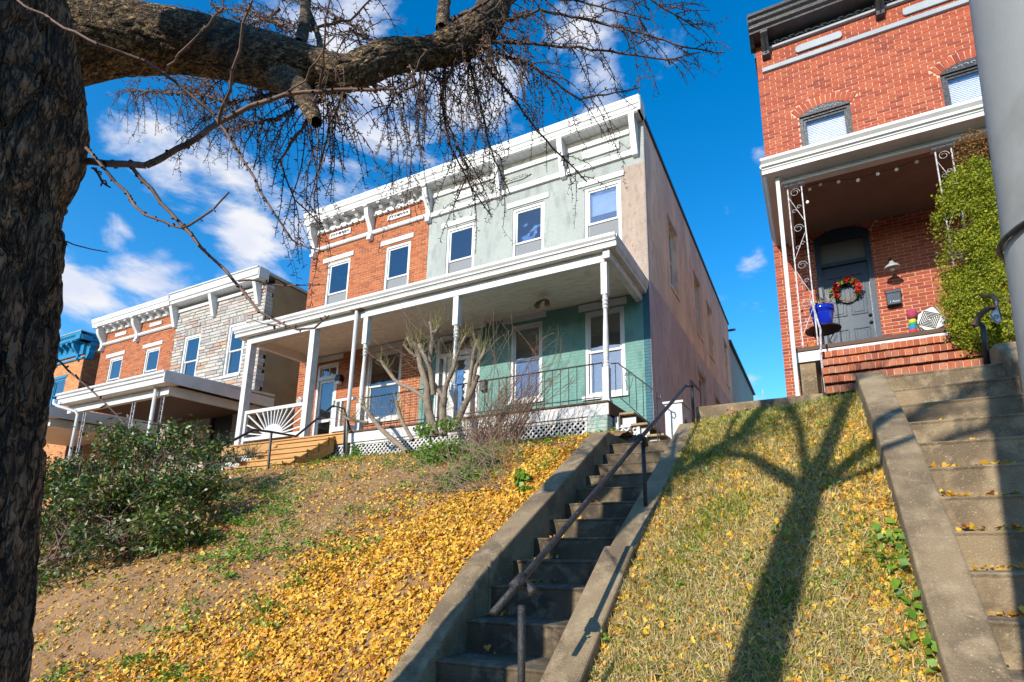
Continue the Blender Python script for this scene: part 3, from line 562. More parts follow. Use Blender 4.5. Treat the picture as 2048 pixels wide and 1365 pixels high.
for (a, b) in ((-4.34, -3.41), (-8.0, -7.1)): MB().box(a, b, 9.955, 9.999, 8.80, 9.02).build('frieze_panel', M['white'], gh, bevel=.008)
pn = MB().prof([(-6.2+.5*math.cos(t), 8.9+.08*math.sin(t)*(1+.12*math.cos(6*t))) for t in np.linspace(0, 2*math.pi, 32)[:-1]], 9.97, 9.999, 'y').build('frieze_panel', M['sagey'], gh, bevel=.01)
orn = MB()
for k in range(5):
    for s_ in (1, -1): orn.tube([(-6.2+s_*(.05+k*.08)+s_*.04*math.cos(t), 9.965, 8.9+.03*math.sin(t)*(1 if k % 2 else -1)) for t in np.linspace(0, 4.5, 9)], .012, 5)
orn.build('scroll_ornament', M['sagey'], pn)
# ---------- shared porch (one roof, belongs to the pair: parts of each house meet at x=-8.9)
def porch(par, x0, x1, endL, endR, ylwood=False):
    ze, zb, zc2 = 5.36, 4.96, 5.19
    MB().prof([(10.0, 5.50), (7.93, 5.37), (7.93, 5.33), (10.0, 5.42)], x0, x1-(.02 if endR else 0)).build('porch_roof', M['white'], par)
    MB().prof([(7.925, 5.36), (7.925, 5.31), (7.96, 5.27), (7.96, 5.24), (7.99, 5.235), (7.99, 5.215), (8.0, 5.21), (8.0, 5.14), (8.03, 5.14), (8.06, 5.32)], x0, x1+(.035 if endR else 0)).build('gutter', M['white'], par)
    MB().box(x0+.04, x1+.01, 8.01, 8.128, 5.147, 5.17).build('soffit', M['ceil'], par)
    MB().box(x0+.3 if endL else x0, x1-.22 if endR else x1, 8.13, 8.27, zb, 5.187).build('beam', M['white'], par)
    a, b = (x0+.35 if endL else x0), (x1-.25 if endR else x1); k = 0; y = 8.27
    while y < 9.99: MB().box(a, b, y, min(y+.085, 9.999), zc2, zc2+.02).build('ceiling_board', M['ceil'], par); y += .087
    if endR:
        MB().prof([(x1-.25, 4.98), (x1-.12, 4.98), (x1-.12, 5.14), (x1-.02, 5.14), (x1-.02, 5.20), (x1+.01, 5.24), (x1+.03, 5.36), (x1+.03, 5.41), (x1-.24, 5.41)], 8.065, 9.995, 'y').build('end_fascia', M['worn'], par)
    if endL: MB().box(x0+.3, x0+.42, 8.27, 9.995, 4.98, 5.19).box(x0+.02, x0+.3, 8.1, 9.99, 5.14, 5.19).build('end_beam', M['cream'], par)
porch(bh, -13.08, -8.93, True, False); porch(gh, -8.93, -2.87, False, True)
MB().box(-9.15, -8.85, 7.99, 8.13, 5.118, 5.142).build('rotted_soffit', M['rust'], gh, label='rotted brown patch of soffit board')
def turned(x, y, z0, z1, par, w=.12):
    h = w/2; mb = MB().box(x-h, x+h, y-h, y+h, z1-.62, z1).box(x-h, x+h, y-h, y+h, z0, z0+.62)
    zA, zB = z0+.62, z1-.62; hh = zB-zA; R = [(0, .05), (.03, .062), (.05, .045), (.07, .06), (.09, .04), (.14, .05), (.3, .054), (.5, .047), (.72, .038), (.8, .036), (.82, .055), (.85, .04), (.87, .058), (.9, .042), (.93, .06), (.96, .045), (1, .055)]
    mb.lathe(x, y, [(r, zA+t*hh) for t, r in R], 16); mb.box(x-h-.02, x+h+.02, y-h-.02, y+h+.02, z0-.001, z0+.04)
    return mb.build('porch_post', M['worn'], par, bevel=.004)
turned(-3.135, 8.20, 2.36, 4.955, gh); turned(-6.36, 8.20, 2.36, 4.955, gh, .13); turned(-8.80, 8.20, 2.36, 4.955, gh, .13)
for xx in (-12.68, -10.44): MB().box(xx-.08, xx+.08, 8.12, 8.28, 2.36, 4.955).build('porch_post', M['worn'], bh, bevel=.005)
MB().tube([(-9.0, 8.06, 5.12), (-9.0, 8.06, 1.8)], .042, 12).build('downspout', M['white'], bh, smooth=True)
# flood light on ceiling
fl = MB().lathe(-4.95, 9.30, [(.10, 5.16), (.10, 5.19)], 16).tube([(-4.95, 9.3, 5.17), (-4.95, 9.3, 5.08)], .02).build('ceiling_light', M['ceil'], gh)
for sx in (-1, 1): MB().tube([(-4.95, 9.3, 5.10), (-4.95+sx*.06, 9.28, 5.08), (-4.95+sx*.10, 9.24, 5.02), (-4.95+sx*.13, 9.2, 4.93)], [.02, .025, .05, .062], 12).build('lamp_head', M['rust'], fl, smooth=True)
# decks
def deck(par, x0, x1, m, fm):
    y = 8.04
    while y < 9.99: MB().box(x0, x1, y, min(y+.10, 9.999), 2.33, 2.36).build('deck_board', m, par); y += .104
    MB().box(x0, x1, 8.07, 8.12, 2.12, 2.328).build('deck_fascia', fm, par)
deck(gh, -8.95, -3.06, M['oldwood'], M['worn']); deck(bh, -13.1, -8.96, M['wood'], M['wood'])
MB().box(-3.09, -3.05, 8.08, 9.99, 2.14, 2.33).build('deck_fascia', M['oldwood'], gh)
MB().box(-3.44, -3.08, 8.06, 8.42, .9, 2.118).build('pier', painted('pale green painted block', (.24, .40, .33), (.42, .46, .40), 7), gh, bevel=.01)
def lattice(par, x0, x1, z0, z1, y, m='worn'):
    fr = MB().box(x0, x1, y-.02, y+.02, z1-.05, z1).box(x0, x0+.05, y-.02, y+.02, z0, z1-.05).box(x1-.05, x1, y-.02, y+.02, z0, z1-.05).build('lattice', M[m], par)
    h = z1-z0; s_ = .102; base = wloc(fr)
    for dirn in (1, -1):
        c = x0-h if dirn > 0 else x0
        while c < x1+(0 if dirn > 0 else h):
            a = [(c, z0), (c+dirn*h, z1)]
            (xa, za), (xb, zb) = a
            lo, hi = x0+.05, x1-.05
            def clip(xa, za, xb, zb):
                t0, t1 = 0, 1; dx = xb-xa
                for lim, sg in ((lo, 1), (hi, -1)):
                    fa = sg*(xa-lim); fb = sg*(xb-lim)
                    if fa < 0 and fb < 0: return None
                    if fa < 0: t0 = max(t0, fa/(fa-fb))
                    if fb < 0: t1 = min(t1, fa/(fa-fb))
                return (xa+dx*t0, za+(zb-za)*t0, xa+dx*t1, za+(zb-za)*t1) if t1 > t0 else None
            r = clip(xa, za, xb, zb)
            if r and abs(r[2]-r[0]) > .03:
                yy = y-.008 if dirn > 0 else y+.003; wd = .019
                MB().add([(r[0]-wd, yy, r[1]), (r[0]+wd, yy, r[1]), (r[2]+wd, yy, r[3]), (r[2]-wd, yy, r[3]), (r[0]-wd, yy+.01, r[1]), (r[0]+wd, yy+.01, r[1]), (r[2]+wd, yy+.01, r[3]), (r[2]-wd, yy+.01, r[3])], [(0, 1, 2, 3), (7, 6, 5, 4), (0, 4, 5, 1), (1, 5, 6, 2), (2, 6, 7, 3), (3, 7, 4, 0)]).build('slat', M[m], fr)
            c += s_
lattice(gh, -8.9, -3.46, 1.72, 2.115, 8.12); lattice(bh, -13.1, -9.0, 1.65, 2.115, 8.14, 'white')
# near-black sheet behind the lattice stands for shade in the crawl space
MB().box(-13, -3.1, 8.6, 8.62, 1.2, 2.3).build('crawl_space_shade_sheet', M['dark'], gh)
# iron railing on green porch
def iron_rail(par, x0, x1, y, z0, z1, step=.2, hearts=()):
    r = MB().tube([(x0, y, z1), (x1, y, z1)], .013, 6).tube([(x0, y, z0+.1), (x1, y, z0+.1)], .009, 6).build('railing', M['black'], par)
    n = max(1, int((x1-x0)/step)); 
    for k in range(n+1): xx = x0+(x1-x0)*k/n; MB().tube([(xx, y, z0), (xx, y, z1)], .007, 5).build('baluster', M['black'], r)
    for hx in hearts:
        heart((hx, y, z1-.12), Vector((1, 0, 0)), r)
    return r
def heart(top, ax, par, s=1.):
    mb = MB(); top = Vector(top)
    for sg in (1, -1):
        P = []
        for t in np.linspace(0, 1, 22):
            if t < .45: a = (t/.45)*2.2*math.pi; rr = .012+.028*(t/.45); P.append((.045-rr*math.cos(a)*.9, -.03-rr*math.sin(a)*-.9))
            else: u_ = (t-.45)/.55; P.append((.085*(1-u_)**.8+.005, -.04-.26*u_))
        mb.tube([top+ax*(sg*p[0]*s)+Vector((0, 0, p[1]*s)) for p in P], .006, 5)
    mb.build('scroll', M['black'], par)
iron_rail(gh, -8.7, -6.45, 8.17, 2.36, 3.09, .155, (-7.9,)); iron_rail(gh, -6.25, -3.2, 8.17, 2.36, 3.07, .155, ())
# side stair of green porch going down towards +x
ss = MB()
tr_ = [(-2.96, -2.70, 2.15), (-2.76, -2.47, 1.94), (-2.49, -2.20, 1.73)]
for (a, b, z) in tr_: MB().box(a, b, 8.32, 9.25, z, z+.035).build('stair_tread', M['oldstep'], gh); MB().box(a-.02, a+.005, 8.34, 9.22, z-.19, z+.0).build('stair_riser', M['oldwood'], gh)
MB().prof([(-3.05, 2.36), (-2.95, 2.36), (-2.15, 1.62), (-2.15, 1.36), (-2.28, 1.36), (-3.05, 2.12)], 9.26, 9.31, 'y').build('stringer', M['teal'], gh)
MB().prof([(-3.05, 2.12), (-2.98, 2.12), (-2.98, 1.30), (-3.05, 1.30)], 8.32, 9.2, 'y').build('skirt_board', M['worn'], gh)
MB().box(-3.0, -2.70, 8.42, 8.45, 1.30, 2.12).box(-2.70, -2.47, 8.42, 8.45, 1.30, 1.93).box(-2.47, -2.3, 8.42, 8.45, 1.30, 1.72).build('skirt_board', M['worn'], gh)
lattice(gh, -3.06, -2.62, 1.36, 1.98, 8.38)
hr = MB().tube([(-3.06, 8.22, 3.05), (-2.93, 8.22, 3.04), (-2.28, 8.24, 2.45), (-2.22, 8.24, 2.42), (-2.20, 8.24, 2.36), (-2.23, 8.24, 2.32), (-2.27, 8.24, 2.35)], .012, 6).tube([(-2.93, 8.22, 2.45), (-2.28, 8.24, 1.80)], .008, 6).build('stair_rail', M['black'], gh)
MB().tube([(-2.28, 8.24, 2.45), (-2.28, 8.24, 1.36)], .014, 6).build('newel', M['black'], hr)
for xx in (-2.98, -2.86, -2.74, -2.62, -2.50): MB().tube([(xx, 8.23, 2.48-.0-max(0, xx+2.93)), (xx, 8.23, 3.05-max(0, (xx+2.93)*.92))], .007, 5).build('baluster', M['black'], hr)
heart((-2.74, 8.22, 2.85), Vector((1, 0, 0)), hr)
# brick house porch: sunburst railing, small railing, wood steps
sb = MB().box(-12.58, -10.55, 8.17, 8.23, 3.14, 3.22).box(-12.58, -12.50, 8.17, 8.23, 2.36, 3.14).box(-12.50, -10.55, 8.17, 8.23, 2.46, 2.54).build('sunburst_railing', M['white'], bh)
MB().prof([(-11.52+.36*math.cos(t), 2.54+.26*math.sin(t)) for t in np.linspace(0, math.pi, 18)], 8.18, 8.22, 'y').build('sun_disc', M['white'], sb)
for k in range(15):
    t = math.pi*(k+.6)/15.2; c_, s_ = math.cos(t), math.sin(t)
    r1 = 9.; 
    if abs(c_) > 1e-3: r1 = min(r1, .95/abs(c_))
    r1 = min(r1, .60/max(s_, 1e-3)); r0 = .36
    a = Vector((-11.52+r0*c_, 8.2, 2.54+.26*s_)); b = Vector((-11.52+r1*c_, 8.2, 2.54+r1*s_)); MB().tube([a, b], .021, 4).build('ray', M['white'], sb)
MB().box(-9.55, -8.98, 8.17, 8.23, 3.10, 3.16).box(-9.55, -9.49, 8.17, 8.23, 2.42, 3.10).box(-9.40, -9.35, 8.17, 8.23, 2.52, 3.10).box(-9.6, -8.98, 8.14, 8.26, 2.42, 2.52).build('side_railing', M['white'], bh)
for k, (y, z) in enumerate([(7.87, 2.24), (7.64, 2.07), (7.38, 1.90), (7.12, 1.73), (6.88, 1.57)]):
    x0_ = -10.95-(.05 if k > 2 else 0); stp = MB().box(x0_, -9.30, y, y+.28, z-.035, z).build('wooden_step', M['wood'], bh, bevel=.004); MB().box(x0_+.02, -9.32, y+.03, y+.05, z-.17, z-.036).build('riser', M['wood'], stp)
MB().prof([(6.95, 1.50), (8.05, 2.30), (8.05, 1.95), (7.2, 1.40)], -9.36, -9.32).build('stringer', M['wood'], bh); MB().prof([(6.95, 1.50), (8.05, 2.30), (8.05, 1.95), (7.2, 1.40)], -10.93, -10.89).build('stringer', M['wood'], bh)

# concrete steps of brick house + its pipe rail
st3 = thing('concrete_stairs', 'concrete stairway half hidden behind the evergreen shrub', 'stairs', (-10.5, 3.5, -1.2), 'concrete stairways up the bank')
cheek([(2.4, -1.5), (3.1, -.95), (3.9, -.2), (6.1, 1.10), (7.0, 1.52)], -10.05, -9.82, st3)
cheek([(2.4, -1.5), (3.1, -.95), (3.9, -.2), (6.1, 1.10), (7.0, 1.52)], -11.35, -11.12, st3)
steps(st3, [6.9-.3*i for i in range(14)], [1.45-.19*i for i in range(14)], -11.14, -10.03, M['conc'])
pr2 = thing('pipe_handrail', 'thin dark pipe handrail bending up the wooden steps of the brick house', 'handrail', (-10, 7, 1.5))
pp = [(440, 895), (507, 860), (541, 864), (592, 873), (666, 812), (689, 818), (700, 860)]
YY = [5.4, 6.0, 6.3, 6.9, 7.6, 7.9, 8.0]
MB().tube([A(u, v, Y=y) for (u, v), y in zip(pp, YY)], .022, 8).build('rail', M['black'], pr2, smooth=True)
MB().tube([A(543, 864, Y=6.35), A(536, 938, Y=6.35)], .022, 8).build('post', M['black'], pr2); MB().tube([A(690, 818, Y=7.9), A(688, 930, Y=7.9)], .022, 8).build('post', M['black'], pr2)

# arched white planter box by the side stair
ab = thing('arched_wooden_box', 'small white wooden box with an arched opening, beside the side steps', 'box', (-2.05, 8.9, 1.36))
ax0, ax1, ay0, ay1, az1 = -2.28, -1.98, 8.75, 9.35, 2.36
MB().box(ax0, ax1, ay0, ay0+.03, 1.36, az1).box(ax0, ax0+.03, ay0+.03, ay1, 1.36, az1).box(ax0, ax1, ay1-.03, ay1, 1.36, az1).build('body', M['worn'], ab)
mb = MB(); P = [(ay0+.031, 1.36), (ay0+.031, az1), (ay1-.031, az1), (ay1-.031, 1.36), (ay1-.13, 1.36), (ay1-.13, 1.85)]+[((ay0+ay1)/2+.17*math.cos(t), 1.85+.30*math.sin(t)) for t in np.linspace(.1, math.pi-.1, 12)]+[(ay0+.13, 1.85), (ay0+.13, 1.36)]
mb.prof(P, ax1-.03, ax1-.001).build('arch_panel', M['worn'], ab); MB().box(ax0-.03, ax1+.03, ay0-.03, ay1+.03, az1+.001, az1+.04).build('lid', M['worn'], ab)

# ================================================================== RED HOUSE
rh = thing('red_brick_house', 'tall red brick house with black cornice and a white porch roof', 'house', (2, 10, 1.7))
RX0, RX1 = -.35, 5.2
def arch_hole(a, b, z0, zs): return (a, b, z0, zs)
RW = [(.335, 1.235, 6.6, 8.22), (2.685, 3.585, 6.6, 8.22)]
holes = RW+[(.35, 1.26, 2.7, 5.52)]
w = MB(); wall_front(w, RX0, RX1, 1.2, 10.5, 10.004, holes); w.add([(RX0, 10.012, .5), (RX0, 10.012, 10.5), (RX0, 24, 10.2), (RX0, 24, .5)], [(0, 3, 2, 1)]); w.add([(RX0, 10.012, 10.5), (RX1, 10.012, 10.5), (RX1, 24, 10.2), (RX0, 24, 10.2)], [(0, 1, 2, 3)])
w.build('wall', M['mortarR'], rh)
def arch_cut(a, b, zs, rise=.14, ring=.2):
    return (a-.02, b+.02, zs, zs+rise*.4)
bl = courses(RX0, RX1, 2.55, 10.42, 10., holes, L=.222, H=.064, j=.0105)
AR = []
for (a, b, z0, zs) in RW+[(.35, 1.26, 2.7, 5.52)]: AR.append(((a+b)/2, (b-a)/2, zs))
def in_arch(x, z, w_, h_):
    for cx, hw, zs in AR:
        R = (hw*hw+.14*.14)/(2*.14); zc_ = zs+.14-R
        for px in (x, x+w_/2, x+w_):
            if abs(math.atan2(px-cx, z+h_/2-zc_)) < math.asin(hw/R)+.035 and R-.03 < math.hypot(px-cx, z+h_/2-zc_) < R+.205: return True
    return False
def split(b):
    x, y, z, w_, h_ = b
    if not in_arch(x, z, w_, h_): return [b]
    n = 6; out = []; run = None
    for k in range(n+1):
        a = x+w_*k/n; ok = k < n and not in_arch(a, z, w_/n, h_) and not any(abs(a+w_/n/2-cx) < hw and z > zs-.05 and math.hypot(a-cx, z+h_/2-(zs+.14-(hw*hw+.0196)/.28)) < (hw*hw+.0196)/.28 for cx, hw, zs in AR)
        if ok and run is None: run = a
        if not ok and run is not None: out.append((run, y, z, round(a-run-.004, 2), h_)); run = None
    return [o_ for o_ in out if o_[3] > .02]
bl = [q_ for b in bl for q_ in split(b)]
lay(rh, bl, M['brickR'])
for cx, hw, zs in AR:      # segmental arches of upright bricks
    R = (hw*hw+.14*.14)/(2*.14); zc_ = zs+.14-R; am = math.asin(hw/R)+.03; n = 13
    for k in range(n):
        t = -am+2*am*(k+.5)/n; dw = am*(R+.1)/n*.86; c_, s_ = math.cos(t), math.sin(t); y0 = 9.992-random.uniform(0, .004)
        def pt(r, sd): return (cx+r*s_+sd*c_, zc_+r*c_-sd*s_)
        q = [pt(R+.004, -dw*.92), pt(R+.004, dw*.92), pt(R+.205, dw), pt(R+.205, -dw)]
        MB().add([(p[0], y0, p[1]) for p in q]+[(p[0], 10.03, p[1]) for p in q], [(0, 1, 2, 3), (4, 5, 1, 0), (5, 6, 2, 1), (6, 7, 3, 2), (7, 4, 0, 3)], random.random()).build('arch_brick', M['brickR'], rh)
for (a, b, z0, zs) in RW:
    fr = window(rh, a, b, z0, zs, fm='blackcorn', meet=7.35, inside='blind', w=.065, lowscreen=False, sill=False, gl='glass2')
    cx, hw = (a+b)/2, (b-a)/2; R = (hw*hw+.14*.14)/(2*.14); zc_ = zs+.14-R
    P = [(cx+R*math.sin(t), zc_+R*math.cos(t)) for t in np.linspace(-math.asin(hw/R), math.asin(hw/R), 12)]; MB().prof(P+[(b, zs-.02), (a, zs-.02)], 9.988, 10.003, 'y').build('arch_panel', M['blackcorn'], fr)
    orn = MB()
    for s_ in (1, -1):
        for k in range(3): orn.tube([(cx+s_*(.05+k*.09)+s_*.03*math.cos(t), 9.98, zs+.05-.01*k+.018*math.sin(t)) for t in np.linspace(0, 4.4, 8)], .007, 4)
    orn.build('scroll_ornament', M['greyt'], fr)
cx, hw, zs = AR[2]; R_a = (hw*hw+.14*.14)/(2*.14); P = [(cx+R_a*math.sin(t), zs+.14-R_a+R_a*math.cos(t)) for t in np.linspace(-math.asin(hw/R_a), math.asin(hw/R_a), 12)]
MB().prof(P+[(1.26, 5.49), (.35, 5.49)], 9.986, 10.003, 'y').build('door_arch_panel', M['navy'], rh)
# black cornice
cn = MB().prof([(10.02, 10.52), (9.48, 10.52), (9.48, 10.46), (9.53, 10.43), (9.53, 10.37), (9.58, 10.33), (9.60, 10.28), (9.66, 10.25), (9.66, 10.21), (9.70, 10.20), (10.02, 10.20)], RX0-.08, RX1).build('cornice', M['blackcorn'], rh)
MB().prof([(10.02, 10.50), (9.50, 10.50), (9.56, 10.36), (9.68, 10.22), (9.90, 10.1), (10.02, 10.1)], RX0-.09, RX0-.005).box(RX0-.03, RX0+.0, 10.0, 24, 9.95, 10.5).build('cornice_return', M['blackcorn'], cn)
MB().box(RX0+.2, RX1, 9.97, 10.005, 10.03, 10.20).build('frieze_board', M['blackcorn'], cn); MB().box(RX0+.22, RX1, 9.93, 10.005, 9.99, 10.035).build('frieze_moulding', M['greyt'], cn)
orn = MB(); x = .05
while x < 4.6:
    orn.tube([(x+.06*math.cos(t)*(1-t/8), 9.955, 10.12+.04*math.sin(t)*(1-t/8)) for t in np.linspace(0, 5, 10)], .009, 4); orn.tube([(x+.08, 9.955, 10.10), (x+.16, 9.95, 10.13), (x+.24, 9.955, 10.10)], .01, 4); x += .30
orn.build('scroll_ornament', M['greyt'], cn)
for xx in (-.155, 1.915, 3.98):
    b = MB().prof([(10.0, 10.22), (9.64, 10.22), (9.64, 10.14), (9.72, 10.08), (9.80, 9.98), (9.87, 9.90), (9.87, 9.82), (10.0, 9.80)], xx-.07, xx+.07); 
    for k in range(8): b.lathe(xx, 9.70+k*.022, [(.001, 10.10-k*.033), (.016, 10.085-k*.033), (.001, 10.07-k*.033)], 6)
    b.build('bracket', M['blackcorn'], cn)
MB().prof([(9.96, 9.495), (9.95, 9.50), (9.95, 9.59), (9.96, 9.60), (10.0, 9.60), (10.0, 9.495)], RX0+.10, RX1).build('string_course', M['greyt'], rh)
for (a, b) in ((.40, 1.25), (2.28, 3.13)):
    MB().prof([(a+.04, 9.685), (b-.04, 9.685), (b, 9.72), (b, 9.81), (b-.05, 9.85), (a+.05, 9.85), (a, 9.81), (a, 9.72)], 9.955, 9.995, 'y').build('frieze_panel', M['greyt'], rh, bevel=.01)
# porch roof
MB().prof([(10.0, 5.97), (7.68, 5.80), (7.68, 5.76), (10.0, 5.86)], RX0, RX1).build('porch_roof', M['white'], rh)
MB().prof([(7.68, 5.80), (7.66, 5.74), (7.70, 5.70), (7.70, 5.66), (7.73, 5.65), (7.735, 5.63), (7.75, 5.625), (7.75, 5.56), (7.80, 5.56), (7.80, 5.76)], RX0+.01, RX1).build('gutter', M['white'], rh)
MB().box(RX0+.08, RX1, 7.80, 8.0, 5.565, 5.59).build('soffit', M['white'], rh)
MB().prof([(RX0, 5.80), (RX0-.02, 5.74), (RX0+.02, 5.68), (RX0+.04, 5.60), (RX0+.07, 5.56), (RX0+.30, 5.56), (RX0+.30, 5.80)], 7.81, 9.99, 'y').build('end_fascia', M['white'], rh)
MB().box(-.075, RX1, 8.0, 8.12, 5.49, 5.66).box(-.09, RX1, 7.985, 8.12, 5.475, 5.50).build('beam', M['white'], rh); MB().box(-.075, .05, 8.12, 9.99, 5.49, 5.66).build('end_beam', M['white'], rh)
rceil = mat('shaded brown porch ceiling', (.20, .13, .10), (.17, .11, .085), 2, .7)  # two close browns for the ceiling boards
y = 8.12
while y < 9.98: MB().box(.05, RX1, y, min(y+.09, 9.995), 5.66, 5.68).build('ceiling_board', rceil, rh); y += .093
MB().prof([(-.13-.03, 7.90), (-.13+.03, 7.90), (-.13+.03, 7.96), (-.13-.03, 7.96)], 2.0, 5.56, 'z').build('downspout', M['worn'], rh, bevel=.008)
# iron columns with scrolls
def iron_col(x0, x1, y, z0, z1, par, m='chip'):
    o = MB().tube([(x0, y, z0), (x0, y, z1)], .012, 4).tube([(x1, y, z0), (x1, y, z1)], .012, 4).box(x0-.05, x1+.05, y-.05, y+.05, z1-.02, z1+.03).build('iron_column', M[m], par)
    s_ = MB(); z = z0+.2; w_ = x1-x0; up = True
    while z < z1-.5:
        s_.tube([(x0+.01, y, z), (x1-.01, y, z+.42)] if up else [(x1-.01, y, z), (x0+.01, y, z+.42)], .005, 4)
        for sg in (1, -1):
            c_ = ((x0+x1)/2+sg*w_*.18, z+.21+sg*.03); s_.tube([(c_[0]+.035*math.cos(t)*(1-t/9), y, c_[1]+.035*math.sin(t)*(1-t/9)) for t in np.linspace(0, 6, 12)], .004, 4)
        c_ = ((x0+x1)/2, z+.50); s_.tube([(c_[0]+w_*.36*math.cos(t)*(1-t/14), y, c_[1]+w_*.36*math.sin(t)*(1-t/14)) for t in np.linspace(0, 9, 20)], .004, 4)
        z += .62; up = not up
    s_.build('scroll', M[m], o)
iron_col(0.0, .20, 8.08, 2.78, 5.46, rh); iron_col(1.96, 2.15, 8.08, 2.78, 5.46, rh)
# front door
MB().ring(.35, 1.26, 2.7, 5.50, .085, 9.985, 10.14, wb=0).box(.43, 1.18, 9.99, 10.12, 4.93, 5.0).build('door_frame', M['navy'], rh)
MB().box(.43, 1.18, 10.05, 10.06, 5.0, 5.42).build('transom', mat('grey transom board', (.10, .09, .085), rough=.4), rh)
dr = MB().box(.435, 1.175, 10.04, 10.085, 2.78, 4.925).build('front_door', M['navy'], rh)
for (a, b, z0, z1) in ((.51, .77, 3.95, 4.72), (.84, 1.10, 3.95, 4.72), (.51, .77, 2.95, 3.70), (.84, 1.10, 2.95, 3.70)):
    MB().ring(a, b, z0, z1, .02, 10.025, 10.04).box(a+.05, b-.05, 10.03, 10.04, z0+.05, z1-.05).build('door_panel', M['navy'], dr, bevel=.004)
for z in (3.90, 3.765): 
    MB().add(*(lambda c, r: ([(c[0]+r*math.cos(a)*math.cos(e), c[1]+r*math.sin(e)*-1, c[2]+r*math.sin(a)*math.cos(e)) for e in np.linspace(0, 1.5, 5) for a in np.linspace(0, 2*math.pi, 13)[:-1]], [(i*12+k, i*12+(k+1) % 12, (i+1)*12+(k+1) % 12, (i+1)*12+k) for i in range(4) for k in range(12)]))((1.125, 10.035, z), .032)).build('knob', M['knob'], dr, smooth=True)
# porch deck, fascia, pier, brick steps
MB().box(-.11, RX1, 8.0, 9.99, 2.72, 2.775).build('porch_deck', M['oldwood'], rh); MB().box(-.10, RX1, 8.02, 8.06, 2.56, 2.719).build('deck_fascia', M['white'], rh)
MB().box(-.09, .14, 8.06, 8.3, 1.6, 2.558).build('pier', M['conc'], rh)
MB().box(.14, RX1, 8.35, 8.4, 1.6, 2.71).build('foundation', M['mortar'], rh)
ss_ = thing('brick_steps', 'short flight of red brick steps with upright bricks leading to the red house porch', 'stairs', (1, 7.3, 1.75))
for i in range(5):
    z = 2.585-.2*i; yf = 7.74-.28*i; x1_ = 1.93+.0*i; xx = .20
    MB().box(.205, 1.925, yf+.06, 8.3, z-.2, z-.012).build('riser', M['oldwood'], ss_); MB().box(.203, 1.927, yf+.010, yf+.15, z-.084, z-.006).build('mortar_bed', M['mortar'], ss_)  # risers coloured dark to stand for shadow under the brick nosings
    while xx < x1_-.03:
        o = bpy.data.objects.new('brick', brick_mesh(.067, .088, .2, M['brickS'], random.randrange(8))); C.objects.link(o); o.parent = ss_; o.location = Vector((xx, yf+random.uniform(-.006, .006), z-.088+random.uniform(-.003, .003)))-wloc(ss_); o.rotation_euler = (0, 0, random.uniform(-.015, .015)); xx += .0745
# lamp, mailbox
lp = MB().tube([(1.50, 10.0, 4.78), (1.50, 9.88, 4.80), (1.50, 9.76, 4.76), (1.50, 9.74, 4.65)], .013, 8).build('barn_lamp', M['knob'], rh)
MB().lathe(1.50, 9.72, [(.125, 4.545), (.128, 4.55), (.10, 4.60), (.05, 4.63), (.03, 4.68), (.001, 4.69)], 20).build('lamp_shade', M['steel'], lp, smooth=True); MB().lathe(1.50, 9.72, [(.01, 4.50), (.035, 4.52), (.035, 4.57), (.01, 4.6)], 12).build('lamp_bulb', M['bulb'], lp)
mbx = MB().prof([(9.99, 3.97), (9.88, 3.97), (9.88, 4.20), (9.99, 4.24)], 1.385, 1.595).build('mailbox', M['navy'], rh, bevel=.006); MB().prof([(9.995, 4.29), (9.99, 4.29), (9.865, 4.22), (9.865, 4.18), (9.875, 4.18), (9.995, 4.25)], 1.375, 1.605).build('mailbox_lid', M['navy'], mbx)
text('1 Aunt', .055, (1.49, 9.876, 4.02), (math.pi/2, 0, 0), M['white'], mbx, shear=.1)
# small lettering plate area at left end of the deck fascia
# string lights
sg = thing('string_lights', 'string of round white bulbs hanging under the red house porch roof', 'string lights', (1.2, 8.3, 5.45))
BP = [(815, 810), (785, 990), (960, 745), (1210, 710), (1475, 690), (1745, 605), (2000, 545)]
pts = [A(1500+x/6.827, 260+y/6.827, Y=8.25) for x, y in BP]+[A(1440+1310/3.329, 1078/3.329, Y=8.25), A(1440+1580/3.329, 1020/3.329, Y=8.25)]
wp = [Vector((.22, 8.25, 5.48))]+pts[2:]; MB().tube([p+Vector((0, 0, .03)) for p in wp], .004, 4).tube([Vector((.22, 8.25, 5.46)), pts[0]+Vector((-.03, 0, 0)), pts[1]+Vector((-.03, 0, 0)), Vector((.2, 8.2, 5.15))], .004, 4).build('wire', M['black'], sg)
for p in pts: MB().lathe(p.x, p.y, [(.004, p.z-.028), (.022, p.z-.018), (.028, p.z), (.02, p.z+.018), (.008, p.z+.03)], 10).build('bulb', M['bulb'], sg, smooth=True)
# wreath
wr = thing('wreath', 'christmas wreath with red flowers hanging on the navy front door', 'wreath', (.80, 9.98, 4.17))
cx_, cz_, rw_ = .80, 4.40, .19
v = MB()
for k in range(7): v.tube([(cx_+(rw_+random.uniform(-.02, .02))*math.cos(t), 9.98-random.uniform(0, .03), cz_+(rw_+random.uniform(-.02, .02))*math.sin(t)) for t in np.linspace(0, 2*math.pi, 26)], .008, 4)
v.build('vine_ring', M['vine'], wr)
